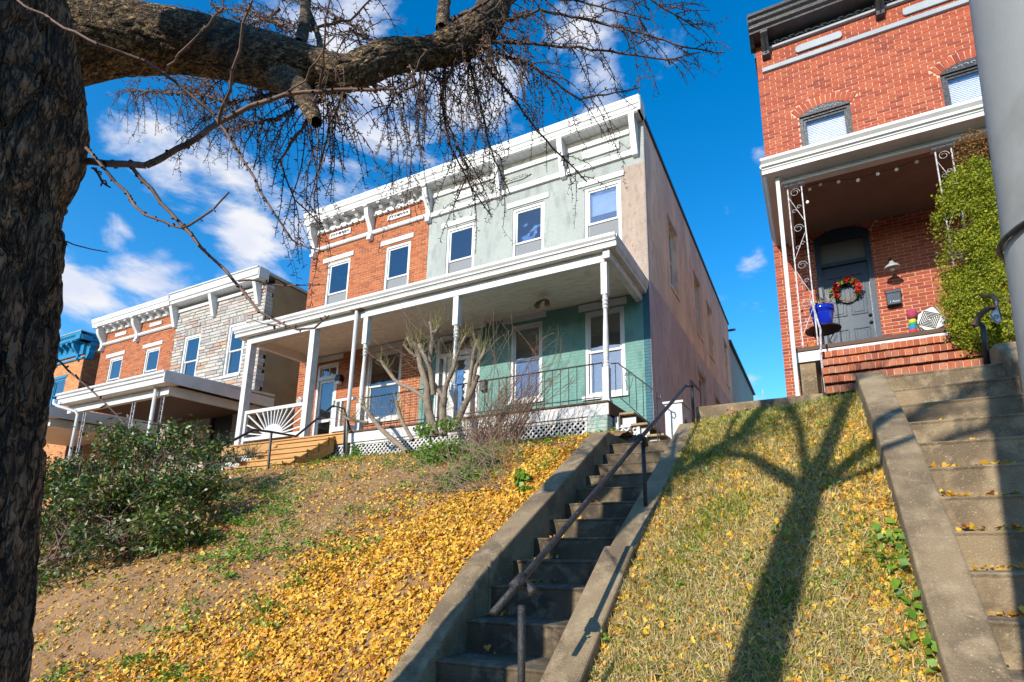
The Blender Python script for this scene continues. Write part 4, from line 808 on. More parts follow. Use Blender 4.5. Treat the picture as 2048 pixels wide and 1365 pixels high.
# porch table, pot, toy etc
tb = thing('round_metal_table', 'round black pierced metal table on the red house porch', 'table', (.30, 8.42, 2.78))
mb = MB().lathe(.30, 8.42, [(.25, 3.14), (.255, 3.15), (.25, 3.16), (.24, 3.155)], 26)
mb.build('table_top', M['black'], tb); 
for k in range(3): a = k*2.1+.4; MB().tube([(.30+.2*math.cos(a), 8.42+.2*math.sin(a), 2.78), (.30+.08*math.cos(a), 8.42+.08*math.sin(a), 2.98), (.30+.18*math.cos(a), 8.42+.18*math.sin(a), 3.14)], .01, 6).build('leg', M['black'], tb)
pot = tag(MB().lathe(.31, 8.40, [(.10, 3.162), (.12, 3.18), (.155, 3.38), (.16, 3.42), (.172, 3.425), (.175, 3.50), (.16, 3.505), (.15, 3.42), (.001, 3.42)], 26).build('flower_pot', M['bpot'], smooth=True), 'glossy cobalt blue flower pot standing on the black porch table', 'pot')
jar = tag(MB().lathe(.12, 8.45, [(.06, 2.777), (.10, 2.80), (.11, 2.88), (.08, 2.95), (.05, 2.97)], 14).build('pumpkin', mat('orange gourd', (.6, .2, .02), (.4, .1, .02), 8, .5)), 'small orange gourd on the porch floor under the black table', 'gourd')
pw = thing('patterned_cushion', 'cushion with black and white nested diamond stripes leaning by the red wall', 'cushion', (1.66, 8.5, 2.78))
ca = math.radians(18)
def rot2(x, z, cx=1.665, cz=3.08, a=.35): return (cx+x*math.cos(a)-z*math.sin(a), cz+x*math.sin(a)+z*math.cos(a))
mb = MB()
sq = [rot2(*p) for p in ((-.15, -.17), (.13, -.17), (.16, .0), (.13, .16), (-.15, .16))]; mb.prof(sq, 8.45, 8.55, 'y').build('cushion_body', M['white'], pw, bevel=.02)
mb = MB()
for k, r in enumerate((.145, .115, .085, .055, .028)):
    d4 = [(r, 0), (0, r), (-r, 0), (0, -r)]
    for i in range(4):
        p, q2 = d4[i], d4[(i+1) % 4]; a_, b_ = rot2(*p), rot2(*q2); mb.tube([(a_[0], 8.445, a_[1]), (b_[0], 8.445, b_[1])], .006, 4)
for s_ in (1, -1):
    for k in range(3): p, q2 = rot2(-.145, s_*(.05+.04*k)), rot2(-.02, s_*(.165)) if 0 else rot2(-.145+.03+.04*k, s_*.155); mb.tube([(p[0], 8.445, p[1]), (q2[0], 8.445, q2[1])], .006, 4)
mb.build('stripes', M['pillowb'], pw)
ty = thing('knitted_bird', 'knitted bird-like stuffed figure with pink head and striped body beside the cushion', 'stuffed toy', (1.44, 8.4, 2.78))
MB().lathe(1.46, 8.42, [(.01, 3.10), (.06, 3.13), (.07, 3.19), (.05, 3.25), (.01, 3.27)], 14).build('head', mat('pink knit', (.45, .06, .10), (.3, .04, .08), 30, .95, 1, 80), ty, smooth=True)
for i, c_ in enumerate([(.5, .5, .05), (.02, .3, .12), (.02, .2, .5), (.55, .04, .03), (.25, .55, .08), (.04, .35, .45)]): 
    z = 3.10-i*.05; MB().lathe(1.455-.004*i, 8.42, [(.045, z-.05), (.05, z-.025), (.045, z)], 12).build('stripe', mat('knit stripe', c_, rough=.95), ty)
cb_ = tag(MB().tube([(1.80, 8.45, 3.02), (2.3, 8.5, 3.04)], .035, 10).build('rolled_umbrella', M['chip']), 'grey rolled umbrella lying on the porch behind the cushion', 'umbrella')
tag(MB().tube([(1.77, 8.5, 3.28), (1.82, 8.5, 3.18), (1.88, 8.5, 3.02)], .018, 6).build('wooden_stick', M['oldstep']), 'short wooden stick leaning behind the patterned cushion', 'stick')
# porch front handrail left of the brick steps
hrl = thing('iron_handrail', 'chipped grey iron handrail at the left edge of the brick steps', 'handrail', (.1, 7.3, 1.8))
MB().tube([A(1640, 700, Y=7.6), A(1652, 786, Y=7.15)], .014, 8).tube([A(1622, 600, Y=8.05), A(1641, 660, Y=7.7), A(1642, 700, Y=7.6)], .014, 8).build('rail', M['chip'], hrl)
hrr = thing('pipe_handrail', 'black pipe handrail with a brown strap beside the conifer, by the grey pole', 'handrail', (1.85, 6.8, 1.9))
MB().tube([A(1974, 728, Y=6.7), A(1966, 655, Y=6.7), A(1958, 647, Y=6.75), A(1947, 652, Y=6.8)], .026, 10).build('rail', M['black'], hrr, smooth=True)
MB().tube([A(1945, 582, Y=7.2), A(1968, 594, Y=7.0), A(1985, 592, Y=6.8), A(1992, 600, Y=6.7), A(1994, 625, Y=6.7)], .022, 10).build('rail', M['black'], hrr, smooth=True)
sp_ = [A(1948, 652, Y=6.6), A(1960, 630, Y=6.6), A(1975, 618, Y=6.6), A(1993, 616, Y=6.6), A(1998, 640, Y=6.6)]
MB().tube(sp_, .03, 8).build('strap', M['oldwood'], hrr)
bd = [A(u, v, Y=6.55) for u, v in ((1979, 628), (1996, 615), (2004, 640), (1996, 648), (1986, 640))]
badge = MB().add([p for p in bd]+[p+Vector((0, .02, 0)) for p in bd], [(0, 1, 2, 3, 4), (9, 8, 7, 6, 5)]+[(i, (i+1) % 5, 5+(i+1) % 5, 5+i) for i in range(5)]).build('shield_badge', M['white'], hrr)
bm_ = sum(bd, Vector())/5; MB().tube([bm_+Vector((.018*math.cos(t), -.008, .018*math.sin(t))) for t in np.linspace(0, 6.3, 14)], .004, 4).build('badge_ring', M['black'], badge)
MB().tube([p*.88+bm_*.12+Vector((0, -.006, 0)) for p in bd+[bd[0]]], .003, 4).build('badge_outline', M['black'], badge)

# ================================================================== LEFT NEIGHBOURS
sh = thing('stone_row_house', 'row house faced in grey and buff stone with a white cornice on wedge brackets', 'house', (-17.3, 10, .5))
SX0, SX1 = -19.62, -15.12
holes = [(-19.02, -18.15, 4.9, 6.92), (-16.72, -15.90, 5.2, 6.93), (-17.0, -15.95, 1.2, 4.0)]
w = MB(); wall_front(w, SX0, SX1, 0, 8.1, 10.015, holes); w.build('wall', M['stmort'], sh)
MB().add([(SX1-.006, 10.25, 0), (SX1-.006, 26, 0), (SX1-.006, 26, 7.9), (SX1-.006, 10.25, 8.3)], [(0, 1, 2, 3)]).add([(SX0, 10, 8.3), (SX1, 10, 8.3), (SX1, 26, 7.9), (SX0, 26, 7.9)], [(0, 1, 2, 3)]).build('side_wall', M['stucco'], sh)
stones = []
z = .4; r = 0
while z < 7.86:
    h_ = random.choice((.10, .115, .13)); x = SX0-random.random()*.3
    while x < SX1-.05:
        L_ = random.uniform(.22, .62)
        a, b = max(x, SX0), min(x+L_-.008, SX1-.002); segs = [(a, b)]
        for hh in holes:
            top = hh[3]+(.24 if hh[3] > 5 else 0)
            if z+h_ > hh[2] and z < top:
                ns = []
                for p, q in segs:
                    if q <= hh[0] or p >= hh[1]: ns.append((p, q)); continue
                    if p < hh[0]: ns.append((p, hh[0]-.006))
                    if q > hh[1]: ns.append((hh[1]+.006, q))
                segs = ns
        for p, q in segs:
            if q-p > .04: stones.append((p, 10.-random.uniform(0, .018), z, q-p, h_-.008))
        x += L_
    z += h_
for hh in holes[:2]:
    x = hh[0]
    while x < hh[1]: w_ = random.uniform(.06, .09); stones.append((x, 9.99, hh[3]+.004, w_-.008, .225)); x += w_
stones.sort(key=lambda b: (b[2] < 4.3, b[0]**2+b[2]**2))
base = wloc(sh)
def stone_mb(mb, x, y, z, w_, h_, t):
    b = .012; j = lambda: random.uniform(-.004, .004)
    mb.add([(x+b, y+j(), z+b), (x+w_-b, y+j(), z+b), (x+w_-b, y+j(), z+h_-b), (x+b, y+j(), z+h_-b), (x, y+.025, z), (x+w_, y+.025, z), (x+w_, y+.025, z+h_), (x, y+.025, z+h_)], [(0, 1, 2, 3), (4, 5, 1, 0), (5, 6, 2, 1), (6, 7, 3, 2), (7, 4, 0, 3)], t)
for k, (x, y, z, w_, h_) in enumerate(stones[:300]):
    mb = MB(); stone_mb(mb, x, y, z, w_, h_, .02+.96*random.random()); mb.build('stone', M['stone'], sh, loc=(x, y, z))
mb = MB()
for (x, y, z, w_, h_) in stones[300:]: stone_mb(mb, x, y, z, w_, h_, .02+.96*random.random())
z = .4
while z < 8.0:      # quoin return on the side face
    h_ = random.choice((.10, .12, .14)); y = 10.0; t = .02+.96*random.random(); e = random.uniform(.14, .28)
    mb.add([(SX1+.012, y, z), (SX1+.012, y+e, z), (SX1+.012, y+e, z+h_-.01), (SX1+.012, y, z+h_-.01), (SX1-.01, y, z), (SX1-.01, y+e, z), (SX1-.01, y+e, z+h_-.01), (SX1-.01, y, z+h_-.01)], [(0, 1, 2, 3), (4, 0, 3, 7), (1, 5, 6, 2), (3, 2, 6, 7)], t); z += h_
mb.build('stone_courses', M['stone'], sh, kind='stuff')
window(sh, -19.02, -18.15, 4.9, 6.92, meet=6.0, inside='curtain', w=.08, lowscreen=False); window(sh, -16.72, -15.90, 5.2, 6.93, meet=6.02, inside='curtain', w=.08, lowscreen=False)
MB().ring(-17.0, -15.95, 1.2, 4.0, .1, 9.99, 10.1, wb=0).build('door_frame', M['black'], sh); MB().box(-16.9, -16.05, 10.05, 10.09, 1.2, 3.9).build('front_door', M['black'], sh)
cn = MB().prof([(10.02, 8.47), (9.62, 8.47), (9.62, 8.43), (9.66, 8.41), (9.66, 8.20), (9.70, 8.18), (9.70, 8.09), (10.02, 8.09)], SX0, SX1+.02).build('cornice', M['white'], sh)
MB().box(SX1+.02, SX1+.05, 9.68, 10.0, 8.12, 8.46).build('cornice_return', M['white'], cn); MB().box(SX0, SX1-.1, 9.95, 10.0, 7.87, 7.97).build('frieze_band', M['white'], sh)
for xx in (-19.65, -17.55, -15.38): MB().prof([(10.0, 8.09), (9.72, 8.09), (9.92, 7.36), (10.0, 7.34)], xx-.07+.0, xx+.07).build('bracket', M['white'], cn)
MB().prof([(10.0, 8.33), (10.0, 8.42), (26, 8.05), (26, 7.9)], SX1-.3, SX1+.05).build('side_coping', M['steel'], sh)
def nporch(par, x0, x1, zt, ceilm, nposts, dz=0):
    MB().prof([(10., zt+.12), (7.10, zt), (7.10, zt-.05), (7.14, zt-.08), (7.14, zt-.14), (7.18, zt-.16), (7.18, zt-.29), (7.24, zt-.29), (7.24, zt-.05), (10., zt+.05)], x0, x1).build('porch_roof', M['white'], par)
    MB().box(x1-.02, x1+.02, 7.12, 9.99, zt-.29, zt-.01).build('end_fascia', M['white'], par)
    k = 0; xx = x0
    while xx < x1-.1: MB().box(xx, xx+.195, 7.24, 7.5, zt-.285, zt-.27).build('soffit_board', M['cream'], par); xx += .2
    MB().box(x0, x1-.28, 7.42, 7.54, zt-.50, zt-.29).build('beam', M['white'], par); MB().box(x1-.42, x1-.28, 7.54, 9.99, zt-.50, zt-.28).build('end_beam', M['white'], par)
    y = 7.54
    while y < 9.99: MB().box(x0, x1-.42, y, min(y+.115, 9.995), zt-.30, zt-.285).build('ceiling_board', ceilm, par); y += .12
    for xx in nposts:
        for dx in (-.06, .06): MB().tube([(xx+dx, 7.48, zt-3.0), (xx+dx, 7.48, zt-.5)], .014, 4).build('iron_post', M['chip'], par)
        s_ = MB()
        for j in range(9): c_ = zt-2.7+j*.25; s_.tube([(xx+.045*math.cos(t), 7.48, c_+.08*math.sin(t)) for t in np.linspace(0, 6.28, 9)], .005, 4)
        s_.build('scroll', M['chip'], par)
    MB().box(x0, x1-.3, 7.45, 9.99, zt-3.1, zt-3.0).build('porch_deck', M['conc'], par)
nporch(sh, -19.2, -14.15, 4.19, M['oldwood'], (-18.35, -16.0, -14.75))
MB().tube([(-14.85, 7.35, 3.9), (-14.85, 7.35, 1.2)], .045, 10).build('downspout', M['white'], sh, smooth=True)
b2 = thing('brick_row_house', 'small orange brick row house with white scroll bracket cornice, left of the stone front', 'house', (-22, 10, .5))
X0, X1 = -24.24, SX0-.01; holes = [(-23.52, -22.66, 5.2, 6.82), (-21.23, -20.38, 5.2, 6.82), (-21.6, -20.7, 1.0, 3.0)]
w = MB(); wall_front(w, X0, X1, 0, 8.08, 10.004, holes); w.add([(X1, 10, 0), (X1, 26, 0), (X1, 26, 7.8), (X1, 10, 8.08)], [(0, 1, 2, 3)]); w.build('wall', M['mortar'], b2)
lay(b2, courses(X0, X1, .4, 8.05, 10., holes), M['brickA'], singles=0)
window(b2, -23.52, -22.66, 5.2, 6.82, meet=6.0, inside='curtain', lintel=(-23.75, -22.55, 6.86, 7.0), lowscreen=False); window(b2, -21.23, -20.38, 5.2, 6.82, meet=6.0, inside='curtain', lintel=(-21.42, -20.26, 6.87, 7.01), lowscreen=False)
MB().ring(-21.6, -20.7, 1.0, 3.0, .08, 10.0, 10.1).build('window_frame', M['white'], b2)
MB().prof([(9.95, 7.40), (9.92, 7.43), (9.92, 7.50), (10.0, 7.56), (10., 7.40)], X0, X1).build('string_course', M['white'], b2)
cn = MB().prof(crown(0, 0, 8.40, 8.08), X0-.2, X1).box(X0, X1, 9.93, 10.012, 7.90, 8.08).build('cornice', M['white'], b2)
for xx in (X0+.12, -21.85): b = MB(); scroll_bracket(b, xx, .15, 8.08, 7.2); b.build('bracket', M['white'], cn)
for k in range(9):
    if k == 4: continue
    xx = X0+.5+k*.46; MB().prof([(9.99, 8.08), (9.72, 8.08), (9.72, 8.02), (9.82, 7.98), (9.90, 7.90), (9.99, 7.88)], xx-.06, xx+.06).build('modillion', M['white'], cn)
for a, b in ((-23.38, -22.67), (-21.2, -20.5)): MB().box(a, b, 9.965, 9.995, 7.65, 7.78).build('frieze_panel', M['white'], b2)
nporch(b2, -25.0, -19.75, 3.93, M['cream'], (-21.5,))
MB().tube([(-19.05, 7.05, 4.0), (-19.05, 7.05, 3.88), (-18.9, 7.1, 3.80), (-18.55, 7.35, 3.68), (-18.48, 7.38, 3.58), (-18.48, 7.38, 1.2)], .04, 10).build('downspout', M['white'], sh, smooth=True)
bb = thing('blue_trimmed_house', 'yellow brick house with bright blue cornice and window trim at the far left', 'house', (-28, 10, .5))
X0, X1 = -31., -25.42; holes = [(-27.40, -26.47, 5.2, 6.50), (-30, -29.1, 5.2, 6.5)]
w = MB(); wall_front(w, X0, X1, 0, 7.6, 10.004, holes); w.add([(X1-.012, 10.012, 0), (X1-.012, 26, 0), (X1-.012, 26, 7.4), (X1-.012, 10.012, 7.6)], [(0, 1, 2, 3)]); w.build('wall', M['mortar'], bb)
lay(bb, courses(X0, X1, .4, 7.6, 10., holes), M['brickB'], singles=0)
sd_ = MB(); z = .4
while z < 7.5:
    y = 10.0-.1*(int(z/.0677) % 2)
    while y < 14: sd_.box(X1-.02, X1, max(10., y), y+.203, z, z+.058, .02+.9*random.random()); y += .213
    z += .0677
sd_.build('side_brick_courses', M['brickA'], bb, kind='stuff')
window(bb, -27.40, -26.47, 5.2, 6.50, fm='bluetrim', lintel=(-27.5, -26.40, 6.51, 6.62), lm='bluetrim', lowscreen=False, inside='shade'); window(bb, -30, -29.1, 5.2, 6.5, fm='bluetrim', lowscreen=False)
cn = MB().prof([(10.02, 8.0), (9.62, 8.07), (9.62, 7.98), (9.68, 7.92), (9.68, 7.82), (9.72, 7.78), (10.02, 7.78)], X0, X1+.38).prof([(X1-.02, 8.0), (X1+.38, 8.07), (X1+.38, 7.98), (X1+.32, 7.92), (X1+.32, 7.82), (X1+.28, 7.78), (X1-.02, 7.78)], 9.63, 12.5, 'y').build('cornice', M['bluetrim'], bb)
MB().box(X0, X1+.39, 9.60, 12.5, 8.065, 8.10).build('roof_edge', M['steel'], cn)
MB().box(X0, X1, 9.93, 10.012, 7.30, 7.78).build('frieze_board', M['bluetrim'], cn)
for k in range(10):
    xx = X1-.35-k*.42; b = MB(); 
    if k % 4 == 0: scroll_bracket(b, xx, .13, 7.78, 7.08)
    else: b.prof([(9.99, 7.78), (9.70, 7.78), (9.70, 7.70), (9.85, 7.60), (9.93, 7.45), (9.99, 7.4)], xx-.06, xx+.06)
    b.build('bracket', M['bluetrim'], cn)
b = MB(); b.prof([(X1, 7.78), (X1+.32, 7.78), (X1+.32, 7.66), (X1+.22, 7.5), (X1+.24, 7.35), (X1+.12, 7.15), (X1, 7.1)], 10.02, 10.2, 'y'); b.build('bracket', M['bluetrim'], cn)
MB().box(X0, X1+.02, 9.94, 10.0, 7.13, 7.20).build('string_course', M['bluetrim'], bb)

# ================================================================== POLE (right foreground)
pole = thing('street_pole', 'blurred grey steel pole with a black band, cutting off the right edge', 'pole', (.36, .75, -1.6))
r0 = .13
PL = [Vector((.405, .8, -1.6)), Vector((.388, .8, -.1)), Vector((.415, .8, .75)), Vector((.447, .8, 1.6)), Vector((.50, .8, 3.0)), Vector((.56, .8, 5.0))]
MB().tube(PL, [.155, .15, .146, .142, .135, .125], 48).build('shaft', M['steel'], pole, smooth=True)
mb = MB(); mb.tube([Vector((.402+.151*math.cos(t), .8+.151*math.sin(t), .385+.0*math.cos(t)+.02*math.sin(t))) for t in np.linspace(0, 2*math.pi, 40)], .0035, 6); mb.build('strap', M['black'], pole, smooth=True)

# ================================================================== TREES
def barked(points, radii, rows, cols, amp, name, m, parent, zs=1.0, freq=9., sway=.35):
    """tube with ridged bark displacement"""
    P = [Vector(p) for p in points]; seg = [0]
    for i in range(1, len(P)): seg.append(seg[-1]+(P[i]-P[i-1]).length)
    T = seg[-1]; V = []; up = None
    def cr(i, t):
        p0, p1, p2, p3 = P[max(i-1, 0)], P[i], P[min(i+1, len(P)-1)], P[min(i+2, len(P)-1)]
        return .5*((2*p1)+(-p0+p2)*t+(2*p0-5*p1+4*p2-p3)*t*t+(-p0+3*p1-3*p2+p3)*t**3)
    C_ = []
    for r in range(rows):
        s_ = T*r/(rows-1); i = max(k for k in range(len(P)) if seg[k] <= s_+1e-9); i = min(i, len(P)-2); t = (s_-seg[i])/(seg[i+1]-seg[i]); C_.append((cr(i, t), radii[i]+(radii[i+1]-radii[i])*t, s_))
    for r in range(rows):
        p, R, s_ = C_[r]; d = (C_[min(r+1, rows-1)][0]-C_[max(r-1, 0)][0]).normalized()
        if up is None: up = d.orthogonal().normalized()
        up = (up-d*up.dot(d)).normalized(); w_ = d.cross(up)
        for k in range(cols):
            a = 2*math.pi*k/cols; q = Vector((math.cos(a)*R*freq, math.sin(a)*R*freq, s_*freq*sway))
            wq = q+Vector((noise.noise(q*.5), noise.noise(q*.5+Vector((9, 0, 0))), 0))*.9
            n_ = min(1, abs(noise.noise(wq))*4.2)**.7; n2 = min(1, abs(noise.noise(wq*2.3))*4.5); n3 = noise.noise(q*6); lump = noise.noise(Vector((math.cos(a)*1.5, math.sin(a)*1.5, s_*2.)))
            rr = R*(1+.05*lump)+amp*(n_*1.0+.38*n2+.22*n3-.9)
            o = p+(up*math.cos(a)+w_*math.sin(a))*rr; V.append((o.x, o.y, o.z))
    V = np.array(V); i = np.arange(rows*cols).reshape(rows, cols); j = np.roll(i, -1, 1)
    Fc = np.stack([i[:-1], j[:-1], j[1:], i[1:]], -1).reshape(-1, 4)
    o = rawmesh(name, V, Fc, 4, m, parent); o.data.polygons.foreach_set('use_smooth', [True]*len(o.data.polygons)); return o
def seg_tubes(segs, name, m, parent, kind=None, n=4, tint=None):
    """many straight tapered sticks: list of (p0, p1, r0, r1) -> one mesh, numpy"""
    S_ = np.array([(*a, *b, r, q) for a, b, r, q in segs]); P0 = S_[:, :3]; P1 = S_[:, 3:6]; d = P1-P0; L_ = np.linalg.norm(d, axis=1, keepdims=True)+1e-9; d = d/L_
    h = np.where(np.abs(d[:, 2:3]) < .9, np.array([[0, 0, 1.]]), np.array([[1., 0, 0]])); u_ = np.cross(d, h); u_ /= np.linalg.norm(u_, axis=1, keepdims=True); w_ = np.cross(d, u_)
    V = np.zeros((len(S_), 2*n, 3))
    for k in range(n):
        a = 2*math.pi*k/n; e = u_*math.cos(a)+w_*math.sin(a); V[:, k] = P0+e*S_[:, 6:7]; V[:, n+k] = P1+e*S_[:, 7:8]
    base = (np.arange(len(S_))*2*n)[:, None, None]; f = np.array([[k, (k+1) % n, n+(k+1) % n, n+k] for k in range(n)])[None]
    return rawmesh(name, V.reshape(-1, 3), (base+f).reshape(-1, 4), 4, m, parent, kind=kind)
gt = thing('ginkgo_tree', 'big rough-barked bare tree filling the left edge, one heavy limb crossing the top', 'tree', (-2.95, .9, -1.6))
def pxr(u, v, Y, wpx): p = A(u, v, Y=Y); return p, wpx*depth(p)/F/2
# trunk: right silhouette follows the photo
TR = []
for (u, v, rr) in [(10, 1500, .40), (42, 1290, .36), (62, 1020, .335), (72, 876, .33), (100, 680, .335), (114, 520, .345), (130, 400, .36), (160, 305, .37), (143, 190, .34), (125, 60, .33), (100, -80, .33), (60, -300, .31), (20, -600, .28)]:
    e = A(u, v, X=-2.80); view = Vector((e.x, e.y, 0)).normalized(); side = Vector((view.y, -view.x, 0)); TR.append((e-side*rr, rr))
TR = [(TR[0][0]+Vector((-.02, 0, -.9)), .46)]+TR
barked([t[0] for t in TR], [t[1] for t in TR], 620, 440, .052, 'trunk', M['bark'], gt, freq=12., sway=.20)
LB = [(60, 80, .95, 185), (200, 74, 1.12, 140), (330, 80, 1.3, 114), (440, 99, 1.45, 102), (560, 128, 1.55, 98), (640, 142, 1.65, 76), (700, 146, 1.72, 62), (780, 114, 1.85, 62), (860, 106, 2.0, 54), (930, 80, 2.1, 62), (980, 30, 2.2, 60), (1005, -60, 2.3, 54), (1030, -260, 2.5, 46)]
lp_ = [pxr(*q) for q in LB]
barked([p for p, r in lp_], [r for p, r in lp_], 560, 150, .011, 'limb', M['limb'], gt, freq=26., sway=.30)
for (pts_, w0, w1) in [([(560, 150, 1.55), (605, 190, 1.55), (632, 245, 1.55)], 62, 22), ([(885, 60, 2.05), (890, 0, 2.1), (905, -90, 2.2)], 26, 20), ([(600, 90, 1.6), (610, 40, 1.7), (612, -60, 1.8)], 22, 16), ([(625, 130, 1.62), (640, 90, 1.7), (620, 30, 1.8)], 14, 10)]:
    q = [pxr(u, v, y, w0+(w1-w0)*i/(len(pts_)-1)) for i, (u, v, y) in enumerate(pts_)]; barked([p for p, r in q], [r for p, r in q], 40, 28, .005, 'branch', M['limb'], gt, freq=28., sway=.4)
segs = []      # all twigs
def spur(p, d, L_, r):
    r = max(r*1.35, .0018)
    e = d.orthogonal().normalized(); e.rotate(Matrix.Rotation(random.uniform(0, 6.28), 3, d)); v = (e*1.0+d*random.uniform(-.1, .6)).normalized(); segs.append((p, p+v*L_, r, r*.85))
def twig(p, d, L_, r, gravity=.35, sp=.028, wig=.22, depth_=0, spl=(.010, .028)):
    n = max(4, int(L_/.035)); st_ = L_/n; d = d.normalized(); rr = r; acc = 0
    for i in range(n):
        q = p+d*st_; r2 = r*(1-.5*(i+1)/n); segs.append((p, q, rr, r2)); acc += st_
        while acc > sp: acc -= sp*random.uniform(.6, 1.6); spur(q-d*random.uniform(0, st_), d, random.uniform(*spl), max(.0016, r2*.85))
        if depth_ > 0 and random.random() < .13: 
            e = d.orthogonal().normalized(); e.rotate(Matrix.Rotation(random.uniform(0, 6.28), 3, d)); twig(q, (d+e*.9), L_*random.uniform(.25, .5), r2*.75, gravity, sp, wig, depth_-1, spl)
        p, rr = q, r2; d = (d+Vector((random.uniform(-wig, wig), random.uniform(-wig, wig), random.uniform(-wig, wig)))*.6+Vector((0, 0, -gravity*.22))).normalized()
def pathseg(pp, w0, w1, spurs=True, sp=.03, sub=0, spl=(.01, .022), grav=.4):
    pts_ = [A(u, v, Y=y) for u, v, y in pp]; fine = []
    for i in range(len(pts_)-1):
        m_ = max(2, int((pts_[i+1]-pts_[i]).length/.06))
        for k in range(m_): fine.append(pts_[i].lerp(pts_[i+1], k/m_)+Vector((random.uniform(-1, 1), random.uniform(-1, 1), random.uniform(-1, 1)))*.006)
    fine.append(pts_[-1]); n = len(fine)
    for i in range(n-1):
        dd_ = depth(fine[i]); ra = .8*(w0+(w1-w0)*i/n)*dd_/F/2; rb = .8*(w0+(w1-w0)*(i+1)/n)*dd_/F/2; segs.append((fine[i], fine[i+1], ra, rb)); d = (fine[i+1]-fine[i]).normalized()
        if spurs:
            for _ in range(np.random.poisson((fine[i+1]-fine[i]).length/sp)): spur(fine[i].lerp(fine[i+1], random.random()), d, random.uniform(*spl), max(.0026, ra*.55))
        if sub and random.random() < sub: e = d.orthogonal().normalized(); e.rotate(Matrix.Rotation(random.uniform(0, 6.28), 3, d)); twig(fine[i], d+e, random.uniform(.2, .5), ra*.5, grav)
    return fine
np.random.seed(5)
# secondary branches fanning out of the limb's knuckle
HUB = [((940, 60, 2.1), (1080, 20, 2.3), (1240, 55, 2.5), (1370, 95, 2.7), (1450, 105, 2.8)), ((950, 80, 2.1), (1080, 90, 2.3), (1200, 100, 2.5), (1330, 120, 2.7), (1400, 105, 2.8)), ((950, 90, 2.1), (1060, 130, 2.4), (1160, 200, 2.7), (1280, 175, 2.9)),
       ((940, 90, 2.1), (1020, 190, 2.4), (1090, 280, 2.6), (1150, 340, 2.8), (1175, 365, 2.9)), ((930, 100, 2.1), (960, 200, 2.3), (980, 300, 2.5), (1020, 390, 2.6)), ((920, 100, 2.1), (880, 190, 2.2), (900, 290, 2.3), (940, 370, 2.4), (985, 435, 2.5)),
       ((890, 110, 2.05), (885, 170, 2.1), (890, 230, 2.2), (930, 330, 2.3), (945, 390, 2.3)), ((900, 40, 2.1), (1000, -10, 2.0), (1150, 0, 2.1), (1300, 40, 2.3)), ((960, 40, 2.2), (1100, -40, 2.4), (1250, -30, 2.6), (1400, 60, 2.9)),
       ((820, 130, 1.9), (830, 170, 1.9), (790, 190, 1.9), (765, 230, 1.9)), ((700, 150, 1.7), (690, 190, 1.75), (660, 250, 1.8), (640, 330, 1.85)), ((620, 190, 1.6), (540, 190, 1.7), (460, 205, 1.8), (400, 190, 1.9), (250, 180, 2.1)),
       ((620, 195, 1.6), (560, 235, 1.8), (480, 255, 2.0), (440, 262, 2.1)), ((540, 160, 1.6), (460, 150, 1.8), (400, 160, 2.0)), ((640, 200, 1.6), (600, 260, 1.7), (560, 320, 1.8), (590, 400, 1.9), (640, 450, 2.0)), ((610, 60, 1.7), (500, 30, 1.8), (420, 10, 1.9)), ((610, 60, 1.7), (700, 40, 1.9), (760, -20, 2.0)),
       ((780, 120, 1.9), (720, 60, 2.0), (650, 20, 2.1), (560, 0, 2.2)), ((700, 60, 2.1), (760, 90, 2.3), (830, 130, 2.5)), ((560, 20, 2.2), (480, 60, 2.4), (420, 40, 2.5))]
for hb in HUB:
    fine = pathseg(hb, 9, 3, True, .024, 0)
    n = len(fine)
    for i in range(1, n-1):
        d = (fine[i+1]-fine[i]).normalized(); p = fine[i]
        for _ in range(np.random.poisson(1.1)):
            e = d.orthogonal().normalized(); e.rotate(Matrix.Rotation(random.uniform(0, 6.28), 3, d)); dirn = d*.8+e*.8+Vector((0, 0, -.15))
            twig(p, dirn, random.uniform(.15, .62)*(1-.3*i/n), .0035, random.uniform(.2, 1.1), .019, .26, 1)
for (u, v, y) in [(850, 110, 2.0), (880, 100, 2.05), (910, 90, 2.1), (930, 80, 2.1), (945, 60, 2.1), (960, 40, 2.15), (830, 140, 1.95), (790, 150, 1.9), (720, 160, 1.8), (660, 175, 1.7), (610, 215, 1.6), (640, 190, 1.65), (980, 20, 2.2), (970, 70, 2.2)]:
    for _ in range(7): twig(A(u+random.uniform(-14, 14), v+random.uniform(-14, 14), Y=y), Vector((random.uniform(-.7, 1.1), random.uniform(-.4, .9), random.uniform(-1.1, .5))), random.uniform(.25, .85), .0042, random.uniform(.5, 1.4), .021, .24, 1)
seg_tubes(segs, 'twigs', M['twig'], gt, kind='stuff', n=3)
segs = []
pathseg([(150, 325, .95), (215, 328, 1.0), (290, 328, 1.1), (330, 315, 1.15), (400, 272, 1.2), (440, 245, 1.25), (500, 212, 1.3), (570, 188, 1.35), (640, 182, 1.4), (740, 178, 1.5), (790, 178, 1.5)], 17, 7, True, .03, 0, (.01, .02))
pathseg([(262, 335, 1.0), (300, 380, 1.05), (340, 425, 1.1), (400, 495, 1.15), (440, 530, 1.2), (480, 580, 1.2), (520, 622, 1.2), (560, 646, 1.2), (595, 662, 1.2), (628, 656, 1.2), (658, 632, 1.2)], 11, 4, True, .04, 0, (.008, .014))
pathseg([(435, 240, 1.2), (480, 310, 1.25), (520, 380, 1.3), (550, 430, 1.3), (575, 470, 1.35), (600, 490, 1.4), (660, 502, 1.4)], 8, 3, True, .03, 0, (.008, .014))
pathseg([(30, 0, .6), (110, 45, .65), (200, 90, .7), (290, 122, .8), (350, 165, .9), (430, 230, 1.0)], 6, 8, True, .035, 0, (.006, .012))
